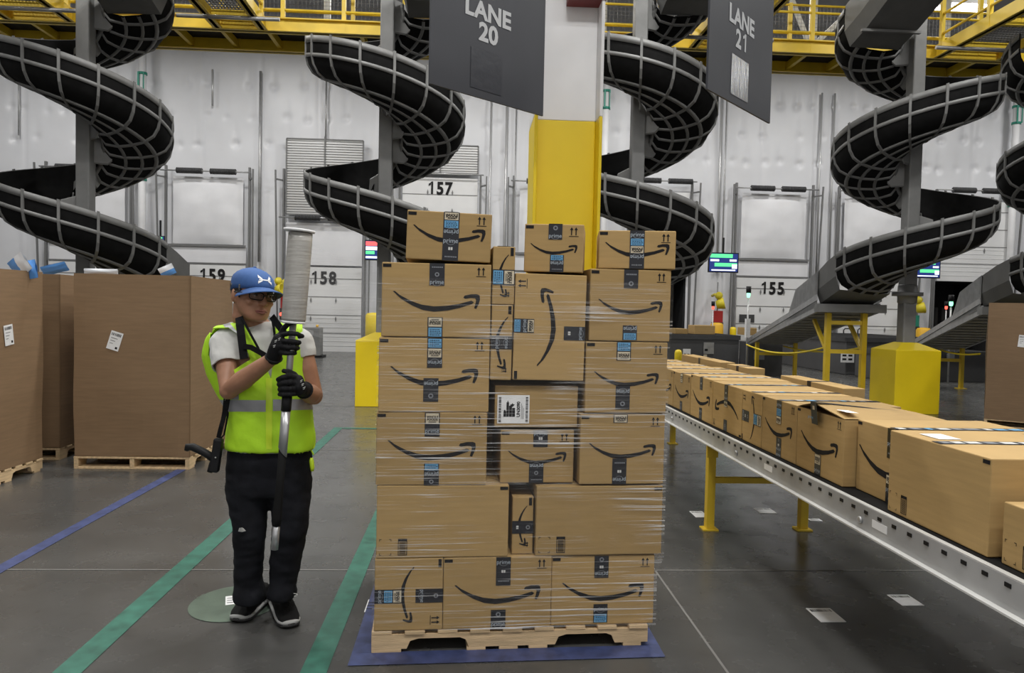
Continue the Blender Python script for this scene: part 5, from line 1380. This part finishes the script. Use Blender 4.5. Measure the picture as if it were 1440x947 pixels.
# spectacles
gl = MB().m('black')
for s_ in (-1, 1):
    pts = []
    for i in range(25):
        a = 2 * PI * i / 24; ca, sa = math.cos(a), math.sin(a); e = .62
        pts.append(H(s_ * .034 + .0275 * abs(ca) ** e * (1 if ca > 0 else -1), -.107 + .018 * abs((s_ * .034 + .0275 * ca) / .062) ** 2, .000 + .0175 * abs(sa) ** e * (1 if sa > 0 else -1)))
    gl.tube(pts, .0026, 8, cap=False)
    gl.tube([H(s_ * .061, -.090, .008), H(s_ * .078, -.060, .008), H(s_ * .081, .000, .006), H(s_ * .080, .022, -.004)], .0028, 8)
gl.tube([H(-.0065, -.107, .004), H(0, -.110, .006), H(.0065, -.107, .004)], .0026, 8)
gl = gl.build('glasses', None, person, smooth=True)
for s_ in (-1, 1):
    b = MB().m('lens'); b.face([H(s_ * .034 + .026 * math.cos(2 * PI * i / 20), -.1055 + .016 * abs((s_ * .034 + .026 * math.cos(2 * PI * i / 20)) / .062) ** 2, .016 * math.sin(2 * PI * i / 20)) for i in range(20)]); b.build('spectacle_lens', None, gl)
# --- T-shirt
TOR = [(452, 364, 20, .055, .03), (456, 364, 34, .075, .03), (463, 365, 54, .092, .025), (474, 366, 61, .108, .02), (495, 367, 62, .118, .015), (525, 371, 57, .122, .01), (555, 377, 53, .122, .0), (590, 380, 53, .122, .0), (632, 380, 56, .126, .0)]
def torso(mb, gx, gy, lo=0, hi=99, gz=0):
    rings_loft(mb, [(PP(cx, y - gz, dy), hx * S + gx, hy + gy) for y, cx, hx, hy, dy in TOR[lo:hi]], n=36, p_=2.5)
b = MB(); torso(b, -.004, -.006)
limb(b, [PP(330, 470, .015), Rsh, Rsh.lerp(Rel, .38)], [.062, .076, .072]); limb(b, [Rsh.lerp(Rel, .2), Rsh.lerp(Rel, .46)], [.074, .071])
limb(b, [PP(406, 468, .02), Lsh, Lsh.lerp(Lel, .22)], [.060, .074, .068])
sh = remesh(b, .007, 5)
# hollow the sleeve ends: trim beyond the cuffs
def trim(mbx, p, n): bmesh.ops.bisect_plane(mbx.bm, geom=mbx.bm.verts[:] + mbx.bm.edges[:] + mbx.bm.faces[:], plane_co=p, plane_no=n)
def cut_off(mbx, p, n, c, rad):
    n = n.normalized(); trim(mbx, p, n)
    dl = [f for f in mbx.bm.faces if (f.calc_center_median() - p).dot(n) > 1e-5 and (f.calc_center_median() - c).length < rad]
    bmesh.ops.delete(mbx.bm, geom=dl, context='FACES')
sh.bm.normal_update()
for v in sh.bm.verts:
    p = v.co; v.co += v.normal * noise.noise(V((p.x * 16 + p.z * 14, p.y * 9, p.z * 20))) * .005
cR, nR = Rsh.lerp(Rel, .50), (Rel - Rsh); cut_off(sh, cR, nR, cR, .13)
cL, nL = Lsh.lerp(Lel, .30), (Lel - Lsh); cut_off(sh, cL, nL, cL, .12)
so = sh.build('t_shirt', 'shirt', person, smooth=True); m_ = so.modifiers.new('s', 'SOLIDIFY'); m_.thickness = .006; m_.offset = -1
b = MB().m('shirt'); pts = []
for i in range(25):
    a = 2 * PI * i / 24; pts.append(PP(364, 462, .022) + V((.072 * math.cos(a), .068 * math.sin(a), .018 * math.sin(a) - .004)))
b.tube(pts, .0075, 8, cap=False); b.build('t_shirt_collar', None, person, smooth=True)
# --- high visibility vest
b = MB(); torso(b, .012, .012, 1, gz=1)
limb(b, [PP(309, 470, .03), PP(304, 482, .05), PP(302, 500, .06), PP(308, 522, .06), PP(320, 548, .05), PP(332, 574, .03)], [.040, .050, .055, .055, .05, .04]); ell(b, PP(416, 470, .02), (.055, .075, .05))
vb = remesh(b, .007, 14, .6)
def cut_poly(mbx, poly):
    for k in range(len(poly)):
        a, c = ray(*poly[k]), ray(*poly[(k + 1) % len(poly)])
        trim(mbx, CAMP, a.cross(c).normalized())
def inside(poly, q):
    x, y = q; r = False; n = len(poly)
    for i in range(n):
        (x1, y1), (x2, y2) = poly[i], poly[(i + 1) % n]
        if (y1 > y) != (y2 > y) and x < (x2 - x1) * (y - y1) / (y2 - y1) + x1: r = not r
    return r
def front_faces(mbx, poly, facing=True):
    mbx.bm.normal_update(); out = []
    for f in mbx.bm.faces:
        c_ = f.calc_center_median()
        if inside(poly, proj(c_)) and (not facing or f.normal.y < .25): out.append(f)
    return out
VN = [(339, 440), (386, 440), (388, 480), (381, 533), (372, 510), (352, 470)]
ARM_R = [(296, 463), (322, 462), (342, 476), (352, 506), (330, 520), (306, 520), (294, 500)]
ARM_L = [(425, 450), (446, 455), (446, 530), (436, 530), (424, 495)]
HEM = PP(380, 630, 0).z
for p_ in (VN, ARM_R, ARM_L): cut_poly(vb, p_)
dl = set(front_faces(vb, VN)) | set(front_faces(vb, ARM_R)) | set(front_faces(vb, ARM_L, False))
dl |= {f for f in vb.bm.faces if f.calc_center_median().z < HEM + .004 and abs(f.normal.z) > .8}
dl |= {f for f in vb.bm.faces if (lambda q: q.z > PP(364, 456, 0).z and (V((q.x, q.y)) - V((NK.x, NK.y))).length < .085)(f.calc_center_median())}
bmesh.ops.delete(vb.bm, geom=list(dl), context='FACES')
vb.bm.normal_update()
for v in vb.bm.verts:                                     # loose folds of the vest
    p = v.co; k_ = 1 if p.z < PP(380, 545).z else .5
    v.co += v.normal * k_ * (noise.noise(V((p.x * 13 + p.z * 3, p.y * 8, p.z * 4))) * .007 + noise.noise(V((p.x * 9, p.y * 6, p.z * 16 + p.x * 9))) * .005)
stripes = MB(); stripes.bm = vb.bm.copy()
vo = vb.build('safety_vest', 'vest', person, smooth=True); m_ = vo.modifiers.new('s', 'SOLIDIFY'); m_.thickness = .005; m_.offset = 1
def stripe(name, poly, m_='reflect', off=.0065):
    mb = MB(); mb.bm = stripes.bm.copy(); cut_poly(mb, poly)
    keep = set(front_faces(mb, poly)); bmesh.ops.delete(mb.bm, geom=[f for f in mb.bm.faces if f not in keep], context='FACES')
    mb.bm.normal_update()
    for v in mb.bm.verts: v.co += v.normal * off
    mb.build(name, m_, vo, smooth=True)
stripe('reflective_stripe', [(300, 562), (374, 563), (374, 579), (300, 579)])
stripe('reflective_stripe', [(384, 562), (450, 561), (450, 576), (384, 578)])
stripe('reflective_stripe', [(311, 455), (320, 452), (340, 474), (346, 496), (339, 500), (335, 482)])
stripe('reflective_stripe', [(327, 545), (337, 545), (337, 562), (327, 562)])
stripe('zip', [(374.5, 532), (383, 532), (383, 632), (374.5, 632)], 'neon', .007)
stripes.bm.free()
# --- jeans
b = MB()
rings_loft(b, [(PP(379, 618, .0), 54 * S, .115), (PP(378, 650, .0), 57 * S, .122), (PP(378, 680, .005), 58.5 * S, .122), (PP(378, 694, .005), 57 * S, .112)], n=32)
def leg(sp): rings_loft(b, [(PP(cx, y, dy), hx * S, hy) for y, cx, hx, hy, dy in sp], n=24, p_=2.2)
leg([(676, 352, 29, .105, .005), (700, 350, 29.5, .102, .0), (730, 350, 24.5, .092, -.012), (752, 350, 22, .085, -.015), (780, 350, 19.5, .085, .01), (805, 350, 18.5, .082, .035), (820, 350, 19, .085, .045), (832, 350, 20.5, .098, .05), (844, 350, 19.5, .098, .05)])
leg([(676, 406, 29, .105, .005), (700, 408, 28, .102, .0), (728, 408, 25, .092, -.012), (746, 408, 24, .088, -.015), (775, 404, 22, .085, .01), (800, 400, 20.5, .082, .03), (815, 398, 20.5, .088, .04), (826, 397, 21.5, .102, .042), (836, 397, 20, .098, .04)])
jb = remesh(b, .0075, 4)
for v in jb.bm.verts:
    p = v.co; q = noise.noise(V((p.x * 5, p.y * 5, p.z * 13))) * .007 + noise.noise(V((p.x * 12, p.y * 12, p.z * 34 + 4))) * .004
    lo_ = max(0, min(1, (.32 - p.z) / .2)); q *= 1 + 1.1 * lo_
    v.co += v.normal * q
jo = jb.build('jeans', 'jeans', person, smooth=True)
b = MB().m('shirt'); c_ = PP(341, 746, -.108)
for k in range(6): b.tube([c_ + V((-.018 + .001 * k, -.002 - .001 * k, -.004 + .003 * k)), c_ + V((0, -.006, -.005 + .0035 * k)), c_ + V((.016 - .002 * k, -.002, -.002 + .002 * k))], .0011, 5)
b.build('knee_tear_threads', None, jo)
# --- shoes
def shoe(toe, heel):
    d = (toe - heel); d.z = 0; L = d.length; f = d.normalized(); s_ = V((f.y, -f.x, 0)); o = V((heel.x, heel.y, 0))
    st = [(x_, w_ * 1.14, a_, b_) for x_, w_, a_, b_ in [(0, .026, .0, .10), (.03, .034, .0, .112), (.10, .038, .0, .112), (.16, .042, .0, .096), (.21, .046, .0, .070), (.25, .045, .002, .052), (.28, .034, .006, .042), (.295, .016, .012, .030)]]
    k = L / .295
    def ring(x, w, z0, z1, n=16, top=True):
        rg = []
        for i in range(n):
            a = 2 * PI * i / n; ca, sa = math.cos(a), math.sin(a)
            rg.append(o + f * (x * k) + s_ * (w * abs(ca) ** .75 * (1 if ca > 0 else -1)) + V((0, 0, z0 + (z1 - z0) * (.5 + .5 * abs(sa) ** .8 * (1 if sa > 0 else -1)))))
        return rg
    b = MB().m('shoe'); b.loft([ring(x, w, .022, z1) for x, w, z0, z1 in st]); t_ = b.build('shoe', None, person, smooth=True)
    b = MB().m('sole'); b.loft([ring(x, w + .004, .009 + z0, .036 + z0 * .7) for x, w, z0, z1 in st]); b.build('midsole', None, t_, smooth=True)
    b = MB().m('outsole'); b.loft([ring(x, w + .003, .001 + z0, .014 + z0) for x, w, z0, z1 in st]); b.build('outsole', None, t_, smooth=True)
    b = MB().m('shoe')
    for q in range(5):
        x = .12 + .022 * q; z = .112 - .0105 * q
        b.tube([o + f * (x * k) - s_ * .022 + V((0, 0, z - .008)), o + f * (x * k + .006) + V((0, 0, z + .006)), o + f * (x * k) + s_ * .022 + V((0, 0, z - .008))], .003, 6)
    b.build('laces', None, t_, smooth=True)
    return t_
shoe(pZ(332, 878, 0), pZ(372, 846, 0))
s2 = shoe(pZ(410, 886, 0), pZ(386, 846, 0))
b = MB().m('shirt'); h_ = pZ(389, 848, 0); q = PP(408, 837, -.01)
b.tube([q + V((.02 + .014 * math.cos(a), 0, .010 * math.sin(a) * .6)) for a in [2 * PI * k / 16 for k in range(17)]], .0018, 6, cap=False); b.build('pull_loop', None, s2)
# --- gloves with five fingers each, closed round the pole
PYD = -.30
def G(px, py, d): return PP(px, py, PYD + d)
def glove(name, palm, fingers, thumb, wr, cuff):
    b = MB()
    for c_, r_ in palm: ell(b, c_, (r_, r_ * .8, r_ * 1.05))
    limb(b, palm and [p for p, r in palm], [r * .8 for p, r in palm])
    limb(b, wr[0], wr[1])
    for pts in fingers: limb(b, pts[:-1], pts[-1], 10)
    limb(b, thumb[:-1], thumb[-1], 10)
    o = remesh(b, .0032, 3).build(name, 'glove', person, smooth=True)
    b = MB().m('glove'); d = (cuff[1] - cuff[0]).normalized(); x = d.cross(V((0, 1, 0))).normalized(); y = d.cross(x)
    b.tube([cuff[0] + (x * math.cos(2 * PI * k / 20) + y * math.sin(2 * PI * k / 20)) * cuff[2] for k in range(21)], .005, 8, cap=False); b.build('glove_cuff', None, o, smooth=True)
    return o
fr = .0098
f1 = [[G(397, 471, -.006), G(407, 469, -.034), G(418, 470, -.030), G(425, 473, -.010), G(421, 474, .014), [.0115, .0115, .0108, .010, .0095]],
      [G(396, 480, -.004), G(406, 480, -.036), G(416, 481, -.031), G(421, 482, -.010), G(417, 483, .014), [.0115, .0115, .0108, .010, .0095]],
      [G(394, 488, -.002), G(404, 489, -.035), G(414, 489, -.030), G(419, 490, -.010), G(415, 491, .014), [.0112, .0112, .0105, .0098, .0092]],
      [G(392, 496, 0), G(401, 497, -.030), G(410, 497, -.027), G(415, 497, -.010), G(412, 498, .010), [.0105, .0102, .0096, .009, .0085]]]
th1 = [G(394, 474, .012), G(399, 462, -.006), G(406, 455, -.022), G(416, 453, -.018), [.015, .0130, .0115, .0100]]
gr = glove('glove', [(G(390, 484, -.004), .029), (G(392, 478, -.002), .027), (G(388, 492, 0), .027)], f1, th1, ([Rwr, Rwr.lerp(G(389, 487, 0), .5), G(389, 487, 0)], [.034, .033, .030]), (Rwr, G(389, 487, 0), .034))
f2 = [[G(416, 531, -.006), G(407, 529, -.036), G(397, 531, -.032), G(391, 534, -.010), G(394, 536, .014), [.0118, .0118, .011, .0102, .0095]],
      [G(418, 539, -.004), G(408, 538, -.038), G(398, 539, -.034), G(392, 541, -.010), G(395, 543, .014), [.0118, .0118, .011, .0102, .0095]],
      [G(418, 547, -.002), G(408, 547, -.036), G(398, 547, -.032), G(393, 548, -.010), G(396, 550, .014), [.0115, .0112, .0105, .0098, .0092]],
      [G(417, 554, 0), G(407, 555, -.032), G(398, 555, -.028), G(393, 555, -.010), G(396, 556, .012), [.0108, .0104, .0098, .0092, .0085]]]
th2 = [G(420, 535, .018), G(414, 527, .006), G(407, 523, -.014), G(399, 522, -.022), [.015, .013, .0115, .010]]
gl2 = glove('glove', [(G(420, 541, -.004), .028), (G(419, 536, 0), .026), (G(421, 548, 0), .027)], f2, th2, ([Lwr, Lwr.lerp(G(421, 544, .0), .5), G(421, 544, .0)], [.034, .033, .030]), (Lwr, G(421, 544, .0), .035))
for g_, cs in ((gr, [(386, 480), (391, 477), (384, 487)]), (gl2, [(424, 541), (422, 536), (426, 546)])):
    b = MB().m('tape_white')
    for (px, py) in cs:
        p = G(px, py, -.036); b.tube([p, p + V((.010, .002, .005))], .0012, 5); b.tube([p + V((0, 0, -.006)), p + V((.008, .002, -.002))], .0010, 5)
    b.build('glove_print', None, g_)
# ---------------------------------------------------------------- pole with the roll of film
def pole(y, d=0.0):                                       # a point of the pole's axis at picture height y
    return PP(423 - 37 * (y - 325) / 448.0, y, PYD + d)
t = thing('film_roll_pole', 'grey roll of stretch film on an aluminium pole with black grips, held upright', 'stretch film dispenser', pole(773))
b = MB().m('film_roll'); b.tube([pole(328), pole(340), pole(400), pole(448), pole(452)], [.050, .0515, .052, .0515, .049], 28); b.build('film_roll', None, t, smooth=True)
b = MB().m('white_paint'); A_, B_ = pole(323), pole(326.5); b.tube([A_ + V((-.006, 0, .0)), B_ + V((-.006, 0, 0))], [.066, .065], 28); b.build('end_flange', None, t)
b = MB().m('white_paint'); b.tube([pole(452), pole(455)], [.050, .048], 24); b.build('lower_flange', None, t)
b = MB().m('alu'); b.tube([pole(440), pole(560)], .0145, 16); b.build('shaft', None, t, smooth=True)
b = MB().m('black'); b.tube([pole(556), pole(578)], .0215, 18); b.build('grip', None, t, smooth=True)
b = MB().m('alu'); n = 18; top, bot = pole(578), pole(643)
ax = (bot - top).normalized(); x = ax.cross(V((0, 1, 0))).normalized(); y = ax.cross(x); L = (bot - top).length
r0 = [top + (x * math.cos(2 * PI * k / n) + y * math.sin(2 * PI * k / n)) * .0195 for k in range(n)]
r1 = [top + (x * math.cos(2 * PI * k / n) + y * math.sin(2 * PI * k / n)) * .0195 + ax * (L - .022 - .022 * (math.cos(2 * PI * k / n)) * (1 if x.x > 0 else -1) * -1) for k in range(n)]
b.loft([r0, r1], smooth=True); b.build('sleeve', None, t)
b = MB().m('rubber'); b.tube([pole(630), pole(690), pole(728), pole(740)], [.0165, .0165, .020, .0175], 18); b.build('dark_sleeve', None, t, smooth=True)
b = MB().m('alu'); b.tube([pole(736), pole(773)], .0155, 18); b.build('foot_tube', None, t, smooth=True)
# ---------------------------------------------------------------- tool hanging on webbing straps
t = thing('hand_tool', 'black pistol-gripped tool hanging from shoulder straps beside the right hip', 'tool', PP(305, 650, -.10))
def TP(px, py, d=0): return PP(px, py, -.12 + d)
b = MB().m('black'); b.bar(TP(308, 617), TP(301, 664), .040, .040); b.build('body', None, t, bevel=.008)
b = MB().m('black'); b.tube([TP(262, 634), TP(264, 629), TP(271, 629), TP(288, 637), TP(302, 646)], [.010, .017, .018, .0175, .019], 14); b.build('grip', None, t, smooth=True)
b = MB().m('black'); b.tube([TP(302, 646), TP(298, 655), TP(295, 664)], [.017, .015, .013], 12); b.build('trigger_guard', None, t, smooth=True)
b = MB().m('galv'); ell(b, TP(303, 644, -.024), (.004, .003, .004)); b.build('screw', None, t)
def strap(pts, w, name='strap'):
    b = MB().m('strap'); rows = []
    for i, p in enumerate(pts):
        d = (pts[min(i + 1, len(pts) - 1)] - pts[max(i - 1, 0)]); sd = d.cross(V((0, 1, 0))).normalized() * (w / 2)
        rows.append([p - sd, p + sd, p + sd + V((0, .004, 0)), p - sd + V((0, .004, 0))])
    b.loft(rows, smooth=False); b.build(name, None, t)
strap([PP(323, 545, -.10), PP(318, 575, -.13), PP(311, 600, -.14), TP(307, 616, -.01)], .020)
strap([PP(317, 550, -.06), PP(314, 580, -.10), PP(308, 612, -.115)], .010)
strap([PP(327, 550, -.08), PP(320, 585, -.10), PP(315, 612, -.10), TP(310, 617)], .007)
strap([PP(336, 446, -.075), PP(337, 456, -.102), PP(339, 472, -.126), PP(341, 488, -.140), PP(343, 505, -.148)], .036, 'shoulder_strap')
strap([PP(342, 487, -.150), PP(353, 489, -.152), PP(364, 495, -.152), PP(376, 502, -.15)], .024, 'chest_strap')
strap([PP(382, 445, -.078), PP(387, 452, -.105), PP(393, 460, -.124), PP(402, 472, -.135)], .030, 'shoulder_strap')
strap([PP(340, 447, -.095), PP(350, 466, -.124), PP(362, 488, -.138), PP(374, 512, -.148)], .010, 'vest_binding')
strap([PP(382, 447, -.088), PP(385, 462, -.122), PP(387, 480, -.134)], .010, 'vest_binding')
# ---------------------------------------------------------------- neon clip at the hip
t = thing('key_clip', 'neon yellow clip and tag dangling at the left hip', 'clip', PP(438, 650, -.02))
b = MB().m('neon'); pts = [PP(438 + 4 * math.cos(a), 627 + 5 * math.sin(a), -.02) for a in [2 * PI * k / 14 for k in range(15)]]; b.tube(pts, .003, 6, cap=False); b.tube([PP(437, 632, -.02), PP(441, 640, -.02)], .004, 6); b.build('ring', None, t, smooth=True)
b = MB().m('black'); b.tube([PP(438, 636, -.02), PP(438, 645, -.02)], .004, 6); b.build('swivel', None, t)
b = MB().m('neon'); b.tube([PP(438, 644, -.02), PP(438, 648, -.02), PP(439, 658, -.02), PP(439, 663, -.02)], [.006, .011, .011, .007], 12); b.build('tag', None, t, smooth=True)
